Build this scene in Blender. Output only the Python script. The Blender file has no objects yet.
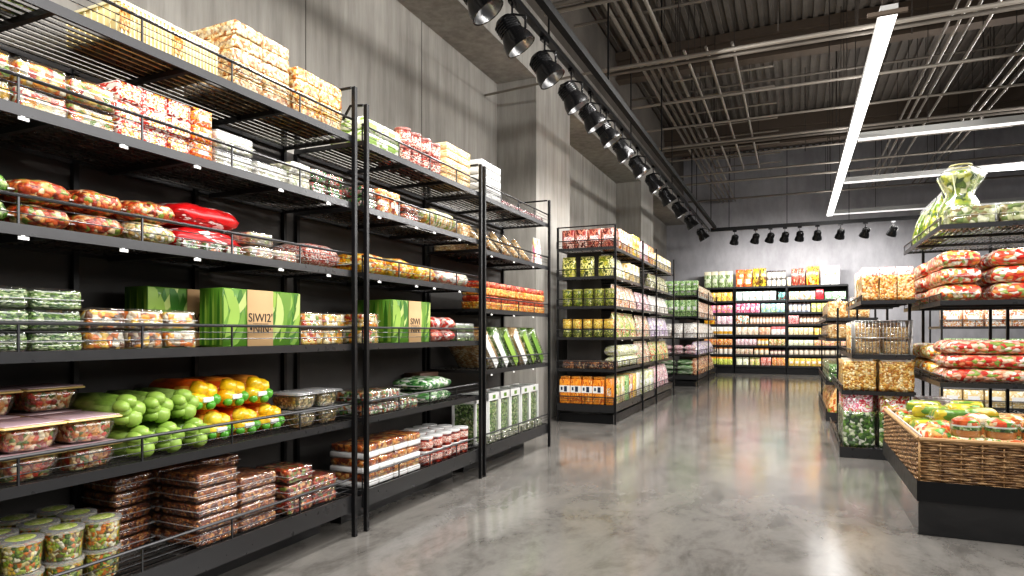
import bpy, bmesh, math, random
from mathutils import Vector, Matrix, noise
random.seed(7)
PI = math.pi
COL = bpy.context.scene.collection
SC = bpy.context.scene

# ------------------------------------------------------------------ materials
MATS = {}
def new_mat(name):
    m = bpy.data.materials.new(name); m.use_nodes = True
    nt = m.node_tree
    for n in list(nt.nodes): nt.nodes.remove(n)
    out = nt.nodes.new('ShaderNodeOutputMaterial')
    return m, nt, out
def nd(nt, t, **kw):
    n = nt.nodes.new(t)
    for k, v in kw.items():
        if k in n.inputs: n.inputs[k].default_value = v
        else: setattr(n, k, v)
    return n
def rgba(c): return (c[0], c[1], c[2], 1)
def hexc(h):
    h = h.lstrip('#'); h = h if len(h) == 6 else ''.join(c*2 for c in h); v = [int(h[i:i+2], 16)/255 for i in (0, 2, 4)]
    return tuple(x/12.92 if x <= .04045 else ((x+.055)/1.055)**2.4 for x in v)
def C(c): return hexc(c) if isinstance(c, str) else c
def plain(name, col, rough=.5, metal=0., coat=0., emit=None, es=0.):
    if name in MATS: return MATS[name]
    m, nt, out = new_mat(name)
    b = nd(nt, 'ShaderNodeBsdfPrincipled', Roughness=rough, Metallic=metal)
    b.inputs['Base Color'].default_value = rgba(C(col))
    b.inputs['Coat Weight'].default_value = coat
    if emit: b.inputs['Emission Color'].default_value = rgba(C(emit)); b.inputs['Emission Strength'].default_value = es
    n = nd(nt, 'ShaderNodeTexNoise', Scale=18., Detail=3.)
    tc = nd(nt, 'ShaderNodeTexCoord'); nt.links.new(tc.outputs['Object'], n.inputs['Vector'])
    mr = nd(nt, 'ShaderNodeMapRange'); mr.inputs[3].default_value = max(.02, rough-.08); mr.inputs[4].default_value = min(1, rough+.08)
    nt.links.new(n.outputs[0], mr.inputs[0]); nt.links.new(mr.outputs[0], b.inputs['Roughness'])
    nt.links.new(b.outputs[0], out.inputs[0]); MATS[name] = m; return m
def coords(nt, kind='Object'):
    tc = nd(nt, 'ShaderNodeTexCoord'); oi = nd(nt, 'ShaderNodeObjectInfo')
    mu = nd(nt, 'ShaderNodeMath', operation='MULTIPLY'); mu.inputs[1].default_value = 37.
    nt.links.new(oi.outputs['Random'], mu.inputs[0])
    ad = nd(nt, 'ShaderNodeVectorMath', operation='ADD')
    nt.links.new(tc.outputs[kind], ad.inputs[0]); nt.links.new(mu.outputs[0], ad.inputs[1])
    return ad.outputs[0], tc
def ramp(nt, cols, interp='CONSTANT'):
    r = nd(nt, 'ShaderNodeValToRGB'); cr = r.color_ramp; cr.interpolation = interp
    while len(cr.elements) > 1: cr.elements.remove(cr.elements[-1])
    cr.elements[0].position = 0; cr.elements[0].color = rgba(C(cols[0]))
    for i, c in enumerate(cols[1:], 1):
        e = cr.elements.new(i/len(cols)); e.color = rgba(C(c))
    return r
def food(name, cols, scale=40., rough=.32, coat=.6, bump=.7, stretch=(1, 1, 1), distort=.9):
    """chunky mixed food: random coloured cells with bumps, under a glossy coat"""
    if name in MATS: return MATS[name]
    scale *= 1.55; m, nt, out = new_mat(name); v, tc = coords(nt)
    mp = nd(nt, 'ShaderNodeMapping'); mp.inputs['Scale'].default_value = stretch; nt.links.new(v, mp.inputs[0])
    nz = nd(nt, 'ShaderNodeTexNoise', Scale=scale*.6, Detail=2.); nt.links.new(mp.outputs[0], nz.inputs['Vector'])
    sc = nd(nt, 'ShaderNodeVectorMath', operation='SCALE'); sc.inputs['Scale'].default_value = distort*1.5/scale
    nt.links.new(nz.outputs['Color'], sc.inputs[0])
    ad = nd(nt, 'ShaderNodeVectorMath', operation='ADD'); nt.links.new(mp.outputs[0], ad.inputs[0]); nt.links.new(sc.outputs[0], ad.inputs[1])
    vo = nd(nt, 'ShaderNodeTexVoronoi', Scale=scale); nt.links.new(ad.outputs[0], vo.inputs['Vector'])
    sp = nd(nt, 'ShaderNodeSeparateColor'); nt.links.new(vo.outputs['Color'], sp.inputs[0])
    r = ramp(nt, cols); nt.links.new(sp.outputs[0], r.inputs[0])
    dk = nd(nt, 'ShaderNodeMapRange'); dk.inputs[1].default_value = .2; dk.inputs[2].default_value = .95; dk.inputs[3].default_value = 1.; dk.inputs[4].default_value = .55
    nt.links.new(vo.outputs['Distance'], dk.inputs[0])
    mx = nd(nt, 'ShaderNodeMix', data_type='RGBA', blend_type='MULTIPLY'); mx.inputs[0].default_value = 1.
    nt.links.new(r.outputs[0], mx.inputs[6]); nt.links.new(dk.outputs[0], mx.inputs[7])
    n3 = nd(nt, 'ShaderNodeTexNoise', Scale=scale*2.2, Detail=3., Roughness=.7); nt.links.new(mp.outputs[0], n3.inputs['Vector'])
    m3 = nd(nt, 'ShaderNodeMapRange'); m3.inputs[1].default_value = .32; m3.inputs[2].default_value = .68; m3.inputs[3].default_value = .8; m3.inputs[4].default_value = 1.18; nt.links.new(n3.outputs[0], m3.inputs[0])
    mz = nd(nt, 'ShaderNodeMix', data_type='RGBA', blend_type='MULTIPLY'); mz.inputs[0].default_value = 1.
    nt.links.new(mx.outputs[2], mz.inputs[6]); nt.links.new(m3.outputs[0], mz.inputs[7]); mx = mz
    b = nd(nt, 'ShaderNodeBsdfPrincipled', Roughness=rough); b.inputs['Coat Weight'].default_value = coat; b.inputs['Coat Roughness'].default_value = .12
    nt.links.new(mx.outputs[2], b.inputs['Base Color'])
    bp = nd(nt, 'ShaderNodeBump', Strength=bump, Distance=.01); bp.invert = True
    nt.links.new(vo.outputs['Distance'], bp.inputs['Height']); nt.links.new(bp.outputs[0], b.inputs['Normal'])
    nt.links.new(b.outputs[0], out.inputs[0]); MATS[name] = m; return m
def printed(name, bg, cols, scale=5., panel=None, pr=(.25, .75, .3, .7), top=None, topz=.8, rough=.3, coat=.4, blot=.5):
    """printed packaging: ground colour, coloured blotches, a plain panel and a band, laid out over the pack itself"""
    if name in MATS: return MATS[name]
    m, nt, out = new_mat(name); v, tc = coords(nt, 'Generated')
    nz = nd(nt, 'ShaderNodeTexNoise', Scale=scale, Detail=3.); nt.links.new(v, nz.inputs['Vector'])
    r = ramp(nt, [bg]+list(cols)); mr = nd(nt, 'ShaderNodeMapRange'); mr.inputs[1].default_value = .5-.35*blot; mr.inputs[2].default_value = .72
    nt.links.new(nz.outputs[0], mr.inputs[0]); nt.links.new(mr.outputs[0], r.inputs[0])
    last = r.outputs[0]
    se = nd(nt, 'ShaderNodeSeparateXYZ'); nt.links.new(tc.outputs['Generated'], se.inputs[0])
    def step(sock, lo, hi):
        a = nd(nt, 'ShaderNodeMath', operation='GREATER_THAN'); a.inputs[1].default_value = lo; nt.links.new(sock, a.inputs[0])
        c = nd(nt, 'ShaderNodeMath', operation='LESS_THAN'); c.inputs[1].default_value = hi; nt.links.new(sock, c.inputs[0])
        mu = nd(nt, 'ShaderNodeMath', operation='MULTIPLY'); nt.links.new(a.outputs[0], mu.inputs[0]); nt.links.new(c.outputs[0], mu.inputs[1])
        return mu.outputs[0]
    def over(fac, col):
        nonlocal last
        mx = nd(nt, 'ShaderNodeMix', data_type='RGBA'); nt.links.new(fac, mx.inputs[0]); nt.links.new(last, mx.inputs[6]); mx.inputs[7].default_value = rgba(C(col)); last = mx.outputs[2]
    if top: over(step(se.outputs[2], topz, 2.), top)
    if panel:
        a = step(se.outputs[1], pr[0], pr[1]); c = step(se.outputs[2], pr[2], pr[3])
        mu = nd(nt, 'ShaderNodeMath', operation='MULTIPLY'); nt.links.new(a, mu.inputs[0]); nt.links.new(c, mu.inputs[1]); over(mu.outputs[0], panel)
    b = nd(nt, 'ShaderNodeBsdfPrincipled', Roughness=rough); b.inputs['Coat Weight'].default_value = coat; b.inputs['Coat Roughness'].default_value = .1
    nt.links.new(last, b.inputs['Base Color']); nt.links.new(b.outputs[0], out.inputs[0]); MATS[name] = m; return m
def clear(name='clear_plastic', tint=(1, 1, 1), gloss=.055, haze=.015, rough=.06):
    if name in MATS: return MATS[name]
    m, nt, out = new_mat(name)
    t = nd(nt, 'ShaderNodeBsdfTransparent'); t.inputs[0].default_value = rgba(tint)
    g = nd(nt, 'ShaderNodeBsdfGlossy', Roughness=rough)
    d = nd(nt, 'ShaderNodeBsdfDiffuse'); d.inputs[0].default_value = (.9*tint[0], .9*tint[1], .9*tint[2], 1)
    nz = nd(nt, 'ShaderNodeTexNoise', Scale=25., Detail=2.); tc = nd(nt, 'ShaderNodeTexCoord'); nt.links.new(tc.outputs['Object'], nz.inputs['Vector'])
    bp = nd(nt, 'ShaderNodeBump', Strength=.35, Distance=.01); nt.links.new(nz.outputs[0], bp.inputs['Height']); nt.links.new(bp.outputs[0], g.inputs['Normal'])
    lw = nd(nt, 'ShaderNodeLayerWeight', Blend=.25)
    mr = nd(nt, 'ShaderNodeMapRange'); mr.inputs[3].default_value = gloss; mr.inputs[4].default_value = .6; nt.links.new(lw.outputs['Facing'], mr.inputs[0])
    m1 = nd(nt, 'ShaderNodeMixShader'); m1.inputs[0].default_value = haze; nt.links.new(t.outputs[0], m1.inputs[1]); nt.links.new(d.outputs[0], m1.inputs[2])
    m2 = nd(nt, 'ShaderNodeMixShader'); nt.links.new(mr.outputs[0], m2.inputs[0]); nt.links.new(m1.outputs[0], m2.inputs[1]); nt.links.new(g.outputs[0], m2.inputs[2])
    nt.links.new(m2.outputs[0], out.inputs[0]); MATS[name] = m; return m
def concrete(name, c1, c2, rough=.85, streak=(6, 6, .6), bump=.25, panel=None):
    if name in MATS: return MATS[name]
    m, nt, out = new_mat(name); tc = nd(nt, 'ShaderNodeTexCoord')
    mp = nd(nt, 'ShaderNodeMapping'); mp.inputs['Scale'].default_value = streak; nt.links.new(tc.outputs['Object'], mp.inputs[0])
    n1 = nd(nt, 'ShaderNodeTexNoise', Scale=1.6, Detail=8., Roughness=.65); nt.links.new(mp.outputs[0], n1.inputs['Vector'])
    n2 = nd(nt, 'ShaderNodeTexNoise', Scale=.7, Detail=4.); nt.links.new(tc.outputs['Object'], n2.inputs['Vector'])
    ad = nd(nt, 'ShaderNodeMath', operation='ADD'); nt.links.new(n1.outputs[0], ad.inputs[0]); nt.links.new(n2.outputs[0], ad.inputs[1])
    mr = nd(nt, 'ShaderNodeMapRange'); mr.inputs[1].default_value = .72; mr.inputs[2].default_value = 1.28; nt.links.new(ad.outputs[0], mr.inputs[0])
    r = ramp(nt, [c1, c2], 'LINEAR'); r.color_ramp.elements[1].position = 1.; nt.links.new(mr.outputs[0], r.inputs[0])
    b = nd(nt, 'ShaderNodeBsdfPrincipled', Roughness=rough); nt.links.new(r.outputs[0], b.inputs['Base Color'])
    bp = nd(nt, 'ShaderNodeBump', Strength=bump, Distance=.02); nt.links.new(n1.outputs[0], bp.inputs['Height']); nt.links.new(bp.outputs[0], b.inputs['Normal'])
    nt.links.new(b.outputs[0], out.inputs[0]); MATS[name] = m; return m
def floor_mat():
    m, nt, out = new_mat('polished_concrete'); tc = nd(nt, 'ShaderNodeTexCoord')
    mp = nd(nt, 'ShaderNodeMapping'); mp.inputs['Scale'].default_value = (1., .55, 1); mp.inputs['Rotation'].default_value = (0, 0, .4); nt.links.new(tc.outputs['Object'], mp.inputs[0])
    n1 = nd(nt, 'ShaderNodeTexNoise', Scale=3.4, Detail=10., Roughness=.7, Distortion=.5); nt.links.new(mp.outputs[0], n1.inputs['Vector'])
    n2 = nd(nt, 'ShaderNodeTexNoise', Scale=9., Detail=6., Roughness=.7); nt.links.new(mp.outputs[0], n2.inputs['Vector'])
    ad = nd(nt, 'ShaderNodeMath', operation='MULTIPLY_ADD'); ad.inputs[1].default_value = .4; nt.links.new(n2.outputs[0], ad.inputs[0]); nt.links.new(n1.outputs[0], ad.inputs[2])
    mr = nd(nt, 'ShaderNodeMapRange'); mr.inputs[1].default_value = .5; mr.inputs[2].default_value = .92; nt.links.new(ad.outputs[0], mr.inputs[0])
    r = ramp(nt, FLOOR_COLS, 'LINEAR'); r.color_ramp.elements[-1].position = 1.; nt.links.new(mr.outputs[0], r.inputs[0])
    b = nd(nt, 'ShaderNodeBsdfPrincipled'); nt.links.new(r.outputs[0], b.inputs['Base Color'])
    b.inputs['Specular IOR Level'].default_value = .75; b.inputs['Coat Weight'].default_value = .15; b.inputs['Coat Roughness'].default_value = .2; b.inputs['Coat IOR'].default_value = 1.6
    r2 = nd(nt, 'ShaderNodeMapRange'); r2.inputs[3].default_value = .08; r2.inputs[4].default_value = .19; nt.links.new(n1.outputs[0], r2.inputs[0]); nt.links.new(r2.outputs[0], b.inputs['Roughness'])
    bp = nd(nt, 'ShaderNodeBump', Strength=.03, Distance=.02); nt.links.new(n2.outputs[0], bp.inputs['Height']); nt.links.new(bp.outputs[0], b.inputs['Normal'])
    nt.links.new(b.outputs[0], out.inputs[0]); return m
FLOOR_COLS = ['#595652', '#676460', '#73706c', '#7e7a75']

# ------------------------------------------------------------------ mesh makers (all return a Mesh, base at z=0)
MESH = {}
def fin(bm, mat, smooth=True, ang=.6):
    me = bpy.data.meshes.new('mesh')
    bmesh.ops.recalc_face_normals(bm, faces=bm.faces)
    if smooth:
        for f in bm.faces: f.smooth = True
        for e in bm.edges:
            if len(e.link_faces) == 2 and e.calc_face_angle(0) > ang: e.smooth = False
    bm.to_mesh(me); bm.free()
    for x in (mat if isinstance(mat, (list, tuple)) else [mat]): me.materials.append(x)
    return me
def bx(bm, x0, x1, y0, y1, z0, z1, mi=0):
    v = [bm.verts.new((x, y, z)) for x in (x0, x1) for y in (y0, y1) for z in (z0, z1)]
    for q in ((0, 1, 3, 2), (4, 6, 7, 5), (0, 4, 5, 1), (2, 3, 7, 6), (0, 2, 6, 4), (1, 5, 7, 3)):
        f = bm.faces.new([v[i] for i in q]); f.material_index = mi
def tube(bm, pts, r, n=8, cap=True):
    pts = [Vector(p) for p in pts]; rings = []; prev = None
    for i, p in enumerate(pts):
        t = (pts[min(i+1, len(pts)-1)]-pts[max(i-1, 0)]).normalized()
        if prev is None:
            a = Vector((0, 0, 1)) if abs(t.z) < .9 else Vector((1, 0, 0)); u = t.cross(a).normalized()
        else: u = (prev - t*prev.dot(t)).normalized()
        prev = u; w = t.cross(u); rr = r[i] if isinstance(r, (list, tuple)) else r
        rings.append([bm.verts.new(p+(u*math.cos(k*2*PI/n)+w*math.sin(k*2*PI/n))*rr) for k in range(n)])
    for a, b in zip(rings, rings[1:]):
        for k in range(n): bm.faces.new((a[k], a[(k+1) % n], b[(k+1) % n], b[k]))
    if cap: bm.faces.new(rings[0][::-1]); bm.faces.new(rings[-1])
def bar(bm, a, b, w, h=None):
    """square bar between two points"""
    h = h or w; a = Vector(a); b = Vector(b); t = (b-a).normalized()
    up = Vector((0, 0, 1)) if abs(t.z) < .9 else Vector((1, 0, 0)); u = t.cross(up).normalized()*w/2; v = u.cross(t).normalized()*h/2
    r1 = [bm.verts.new(a+s) for s in (u+v, u-v, -u-v, -u+v)]; r2 = [bm.verts.new(b+s) for s in (u+v, u-v, -u-v, -u+v)]
    for k in range(4): bm.faces.new((r1[k], r1[(k+1) % 4], r2[(k+1) % 4], r2[k]))
    bm.faces.new(r1[::-1]); bm.faces.new(r2)
def lathe(bm, prof, n=20, cx=0, cy=0):
    rings = []
    for r, z in prof:
        if r < 1e-5: rings.append([bm.verts.new((cx, cy, z))])
        else: rings.append([bm.verts.new((cx+r*math.cos(k*2*PI/n), cy+r*math.sin(k*2*PI/n), z)) for k in range(n)])
    for a, b in zip(rings, rings[1:]):
        for k in range(n):
            if len(a) == 1 and len(b) == 1: continue
            if len(a) == 1: bm.faces.new((a[0], b[(k+1) % n], b[k]))
            elif len(b) == 1: bm.faces.new((a[k], a[(k+1) % n], b[0]))
            else: bm.faces.new((a[k], a[(k+1) % n], b[(k+1) % n], b[k]))
def rbox(mat, sx, sy, sz, r=.008, seg=2, taper=0., z0=0., x0=0., y0=0.):
    bm = bmesh.new(); bx(bm, -sx/2, sx/2, -sy/2, sy/2, 0, sz)
    bmesh.ops.bevel(bm, geom=bm.edges[:], offset=min(r, sx*.45, sy*.45, sz*.45), segments=seg, profile=.5, affect='EDGES')
    for v in bm.verts:
        k = 1-taper*(1-v.co.z/sz); v.co.x = v.co.x*k+x0; v.co.y = v.co.y*k+y0; v.co.z += z0
    return fin(bm, mat, ang=.9 if r else .5)
def lump(mat, sx, sy, sz, amp=.012, f=14., r=.25, z0=0., seed=0, n=7, keep=True):
    """lumpy rounded block"""
    bm = bmesh.new(); bmesh.ops.create_cube(bm, size=2)
    bmesh.ops.subdivide_edges(bm, edges=bm.edges[:], cuts=n, use_grid_fill=True)
    o = Vector((seed*3.1, seed*1.7, seed*.9))
    for v in bm.verts:
        c = v.co.copy(); s = c.normalized()*1.25
        c = c.lerp(s, r); p = Vector((c.x*sx/2, c.y*sy/2, c.z*sz/2))
        d = noise.noise(p*f+o)*amp
        p += v.co.normalized()*d
        p.x = max(-sx/2, min(sx/2, p.x)); p.y = max(-sy/2, min(sy/2, p.y)); p.z = max(-sz/2, min(sz/2, p.z))
        v.co = p+Vector((0, 0, sz/2+z0))
    return fin(bm, mat, ang=3)
def pillow(mat, sx, sy, sz, amp=.008, f=9., seed=0, z0=0., axis='y', nu=22, nv=12, e=.7, pw=4.0):
    """a filled bag lying down: pinched along both ends of its long axis, creased, flat underneath"""
    bm = bmesh.new(); rings = []
    L = sy if axis == 'y' else sx; W = sx if axis == 'y' else sy
    for i in range(nu+1):
        t = -1+2*i/nu; k = max(0.02, 1-abs(t)**pw)**.6
        ring = []
        for j in range(nv):
            a = 2*PI*j/nv; ca, sa = math.cos(a), math.sin(a)
            px = math.copysign(abs(ca)**e, ca)*W/2*(.86+.14*k); pz = math.copysign(abs(sa)**e, sa)*sz/2*(k if sa > 0 else .55+.45*k)
            p = Vector((px, t*L/2, pz))
            d = noise.noise(Vector((p.x*f, p.y*f*1.6, p.z*f))+Vector((seed*5.3, seed, 0)))*amp+noise.noise(p*f*3+Vector((seed, 0, 3)))*amp*.4
            p.z += d*(1 if sa > 0 else .2); p.x += d*.6*ca
            p.x = max(-W/2, min(W/2, p.x)); p.z = max(-sz/2, min(sz/2, p.z))
            p.z += sz/2+z0
            ring.append(bm.verts.new((p.x, p.y, p.z) if axis == 'y' else (p.y, p.x, p.z)))
        rings.append(ring)
    for a, b in zip(rings, rings[1:]):
        for k in range(nv): bm.faces.new((a[k], a[(k+1) % nv], b[(k+1) % nv], b[k]))
    bm.faces.new(rings[0]); bm.faces.new(rings[-1])
    return fin(bm, mat, ang=3)
def pouch(mat, sx, sy, sz, seed=0, amp=.006):
    """a bag standing up: full foot, narrowing to a flat crimped top"""
    bm = bmesh.new(); rings = []; nv = 16; nu = 10
    for i in range(nu+1):
        t = i/nu; k = (1-t**2.2)*.97+.03
        ring = []
        for j in range(nv):
            a = 2*PI*j/nv; ca, sa = math.cos(a), math.sin(a)
            p = Vector((math.copysign(abs(ca)**.6, ca)*sx/2*k, math.copysign(abs(sa)**.45, sa)*sy/2*(.95+.05*t), t*sz))
            d = noise.noise(p*13+Vector((seed*4.1, 0, seed)))*amp*k; p.x += d*(1 if ca > 0 else -1); p.y = max(-sy/2, min(sy/2, p.y))
            p.x = max(-sx/2, min(sx/2, p.x)); ring.append(bm.verts.new(p))
        rings.append(ring)
    for a, b in zip(rings, rings[1:]):
        for k in range(nv): bm.faces.new((a[k], a[(k+1) % nv], b[(k+1) % nv], b[k]))
    bm.faces.new(rings[0]); bm.faces.new(rings[-1])
    return fin(bm, mat, ang=1.2)
def boxmesh(mat, *bs, smooth=False):
    bm = bmesh.new()
    for b in bs: bx(bm, *b)
    return fin(bm, mat, smooth)
def lathemesh(mat, prof, n=18): 
    bm = bmesh.new(); lathe(bm, prof, n); return fin(bm, mat, ang=.7)
def textmesh(body, size, mat, align='CENTER', extrude=.0008):
    cu = bpy.data.curves.new('writing', 'FONT'); cu.body = body; cu.size = size; cu.align_x = align; cu.align_y = 'CENTER'; cu.extrude = extrude
    o = bpy.data.objects.new('writing', cu); COL.objects.link(o)
    dg = bpy.context.evaluated_depsgraph_get(); me = bpy.data.meshes.new_from_object(o.evaluated_get(dg))
    bpy.data.objects.remove(o); bpy.data.curves.remove(cu)
    me.materials.clear(); me.materials.append(mat)
    # lettering stands upright and faces local +x, reading along +y
    me.transform(Matrix(((0, 0, 1, 0), (1, 0, 0, 0), (0, 1, 0, 0), (0, 0, 0, 1))))
    return me

# ------------------------------------------------------------------ objects
LABELS = []
def mesh_obj(name, me, parent=None, loc=(0, 0, 0), rot=None):
    o = bpy.data.objects.new(name, me); COL.objects.link(o); o.location = loc
    if rot is not None: o.rotation_euler = rot if isinstance(rot, (tuple, list)) else (0, 0, rot)
    if parent: o.parent = parent
    return o
def tag(o, label, cat, group=None, kind=None):
    label = ' '.join(label.split()); o['label'] = label; o['category'] = cat
    if group: o['group'] = group
    if kind: o['kind'] = kind
    LABELS.append((label, group)); return o
def thing(name, label, cat, loc=(0, 0, 0), rot=0., group=None):
    o = bpy.data.objects.new(name, None); COL.objects.link(o); o.location = loc; o.empty_display_size = .05
    o.rotation_euler = rot if isinstance(rot, (tuple, list)) else (0, 0, rot)
    return tag(o, label, cat, group)
def struct(name, me, parent=None, loc=(0, 0, 0)):
    o = mesh_obj(name, me, parent, loc)
    if not parent: o['kind'] = 'structure'
    return o
def put(rec, name, label, cat, loc, rot=0., group=None):
    """rec: list of (part name, mesh, [sub-parts], optional label). One entry without sub-parts = one plain mesh object"""
    if len(rec) == 1 and not rec[0][2]:
        o = mesh_obj(name, rec[0][1], None, loc, rot); return tag(o, label, cat, group)
    t = thing(name, label, cat, loc, rot, group)
    for p in rec:
        c = mesh_obj(p[0], p[1], t)
        if len(p) > 3 and p[3]: c['label'] = p[3]
        for q in p[2]:
            d = mesh_obj(q[0], q[1], c)
            if len(q) > 3 and q[3]: d['label'] = q[3]
    return t
REC = {}
def cached(f):
    def g(*a):
        k = (f.__name__,)+tuple(x.name if hasattr(x, 'name') else x for x in a)
        if k not in REC: REC[k] = f(*a)
        return REC[k]
    g.__name__ = f.__name__
    return g
ORD = ['first', 'second', 'third', 'fourth', 'fifth', 'sixth', 'seventh', 'eighth', 'ninth', 'tenth', 'eleventh', 'twelfth', 'thirteenth', 'fourteenth', 'fifteenth', 'sixteenth', 'seventeenth', 'eighteenth', 'nineteenth', 'twentieth']
def colword(i, n):
    if n == 1: return ''
    if n == 2: return ('left one', 'right one')[i]
    if n == 3: return ('left', 'middle', 'right')[i]
    if i == 0: return 'leftmost'
    if i == n-1: return 'rightmost'
    return ORD[i]+' from left'
def layword(k, n):
    if n == 1: return ''
    if n == 2: return ('bottom layer', 'top layer')[k]
    if n == 3: return ('bottom layer', 'middle layer', 'top layer')[k]
    return 'top layer' if k == n-1 else 'bottom layer' if k == 0 else ORD[k]+' layer up'
def rowword(d, n): return '' if n == 1 else ('front row', 'back row')[d] if n == 2 else ('front row', 'middle row', 'back row')[d]
def lab(look, where, *pos):
    p = ' '.join(x for x in pos if x)
    return f'{look}, {p}, {where}' if p else f'{look} on {where}'
# ------------------------------------------------------------------ shared materials
BLACK = plain('black_powder_coat', (.012, .012, .013), .38, .3)
DARKM = plain('dark_grey_metal', (.03, .03, .032), .42, .5)
RAILM = plain('rail_steel', (.07, .07, .073), .3, .7)
LIPM = plain('shelf_lip_steel', (.05, .05, .052), .3, .5)
PANEL = plain('dark_back_panel', (.052, .048, .045), .6); RODM = plain('deck_wire', (.10, .095, .09), .28, .75); STEEL = plain('bright_wire', (.42, .42, .41), .3, .7)
WHITE = plain('white_card', (.82, .82, .8), .45)
WPLA = plain('white_plastic', (.85, .85, .84), .3, coat=.3)
CLEAR = clear(); FILM = clear('clear_film', gloss=.08, haze=.012, rough=.09); FROST = clear('frosted_lid', gloss=.12, haze=.3, rough=.2)
KRAFT = plain('kraft_paper', hexc('#c9a77c'), .8)
INK = plain('dark_ink', (.02, .015, .01), .6)
SEALM = plain('crimped_seal', (.75, .74, .72), .25, .2, coat=.5)

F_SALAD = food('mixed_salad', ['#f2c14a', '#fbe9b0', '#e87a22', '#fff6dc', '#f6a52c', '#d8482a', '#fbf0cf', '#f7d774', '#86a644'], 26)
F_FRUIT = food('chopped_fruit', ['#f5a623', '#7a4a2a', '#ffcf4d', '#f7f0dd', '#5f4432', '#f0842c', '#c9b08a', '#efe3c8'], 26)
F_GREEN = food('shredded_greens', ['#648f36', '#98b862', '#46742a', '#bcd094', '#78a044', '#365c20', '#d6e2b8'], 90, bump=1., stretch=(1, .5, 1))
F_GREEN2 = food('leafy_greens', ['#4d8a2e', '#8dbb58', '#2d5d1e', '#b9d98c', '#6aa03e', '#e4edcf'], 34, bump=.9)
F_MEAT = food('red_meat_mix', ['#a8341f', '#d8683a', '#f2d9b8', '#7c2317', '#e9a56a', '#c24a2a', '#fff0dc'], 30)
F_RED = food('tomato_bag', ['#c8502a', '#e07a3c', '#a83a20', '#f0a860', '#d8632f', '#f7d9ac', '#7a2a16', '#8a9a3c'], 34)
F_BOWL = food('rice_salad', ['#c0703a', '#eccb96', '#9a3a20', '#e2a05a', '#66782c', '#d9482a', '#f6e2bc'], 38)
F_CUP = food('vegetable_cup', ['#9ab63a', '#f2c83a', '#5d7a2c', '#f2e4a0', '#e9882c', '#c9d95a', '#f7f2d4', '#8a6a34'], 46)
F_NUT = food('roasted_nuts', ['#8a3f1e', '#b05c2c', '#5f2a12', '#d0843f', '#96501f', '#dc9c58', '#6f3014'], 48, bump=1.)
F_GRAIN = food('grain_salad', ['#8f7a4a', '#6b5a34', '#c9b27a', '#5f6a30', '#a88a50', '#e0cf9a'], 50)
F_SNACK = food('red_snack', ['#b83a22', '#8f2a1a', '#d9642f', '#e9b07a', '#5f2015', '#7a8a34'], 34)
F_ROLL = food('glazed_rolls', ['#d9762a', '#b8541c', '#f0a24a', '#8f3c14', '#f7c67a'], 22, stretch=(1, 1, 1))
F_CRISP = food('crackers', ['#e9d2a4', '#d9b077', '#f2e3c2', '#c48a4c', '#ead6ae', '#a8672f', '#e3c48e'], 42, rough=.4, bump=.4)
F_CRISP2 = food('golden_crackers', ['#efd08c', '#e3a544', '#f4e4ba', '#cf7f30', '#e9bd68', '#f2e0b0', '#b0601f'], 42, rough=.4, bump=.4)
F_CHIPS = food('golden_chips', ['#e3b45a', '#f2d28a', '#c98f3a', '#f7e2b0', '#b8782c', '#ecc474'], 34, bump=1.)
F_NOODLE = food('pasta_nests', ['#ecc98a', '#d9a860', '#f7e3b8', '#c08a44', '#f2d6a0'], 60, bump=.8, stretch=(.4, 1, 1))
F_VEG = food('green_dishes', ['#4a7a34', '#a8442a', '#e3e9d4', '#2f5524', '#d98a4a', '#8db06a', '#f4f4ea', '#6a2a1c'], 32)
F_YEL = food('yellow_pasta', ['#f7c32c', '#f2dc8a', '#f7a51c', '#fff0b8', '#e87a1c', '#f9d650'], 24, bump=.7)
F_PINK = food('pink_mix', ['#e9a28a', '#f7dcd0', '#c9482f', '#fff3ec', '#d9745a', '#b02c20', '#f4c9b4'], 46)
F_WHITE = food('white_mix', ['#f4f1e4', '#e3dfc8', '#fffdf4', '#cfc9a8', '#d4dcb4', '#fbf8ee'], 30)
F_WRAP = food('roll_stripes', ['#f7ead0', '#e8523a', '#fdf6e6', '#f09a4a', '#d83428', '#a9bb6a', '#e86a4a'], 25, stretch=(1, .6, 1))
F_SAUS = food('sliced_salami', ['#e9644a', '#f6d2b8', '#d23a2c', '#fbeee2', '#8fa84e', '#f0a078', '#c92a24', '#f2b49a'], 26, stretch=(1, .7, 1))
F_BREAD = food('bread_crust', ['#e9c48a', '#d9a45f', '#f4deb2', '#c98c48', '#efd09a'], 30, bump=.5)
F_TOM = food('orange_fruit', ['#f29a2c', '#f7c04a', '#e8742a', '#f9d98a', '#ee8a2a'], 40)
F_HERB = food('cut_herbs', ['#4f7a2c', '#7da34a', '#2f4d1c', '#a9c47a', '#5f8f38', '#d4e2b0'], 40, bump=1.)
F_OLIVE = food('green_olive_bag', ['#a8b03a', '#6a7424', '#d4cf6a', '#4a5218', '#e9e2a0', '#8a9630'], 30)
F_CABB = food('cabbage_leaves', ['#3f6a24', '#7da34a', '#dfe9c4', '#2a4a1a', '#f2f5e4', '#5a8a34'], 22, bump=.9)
F_PROD = food('salad_bag', ['#a3a82f', '#5a7422', '#c9cc82', '#78962f', '#d8d8b0', '#3a521a', '#8a9a3a'], 16, bump=.7)

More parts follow.
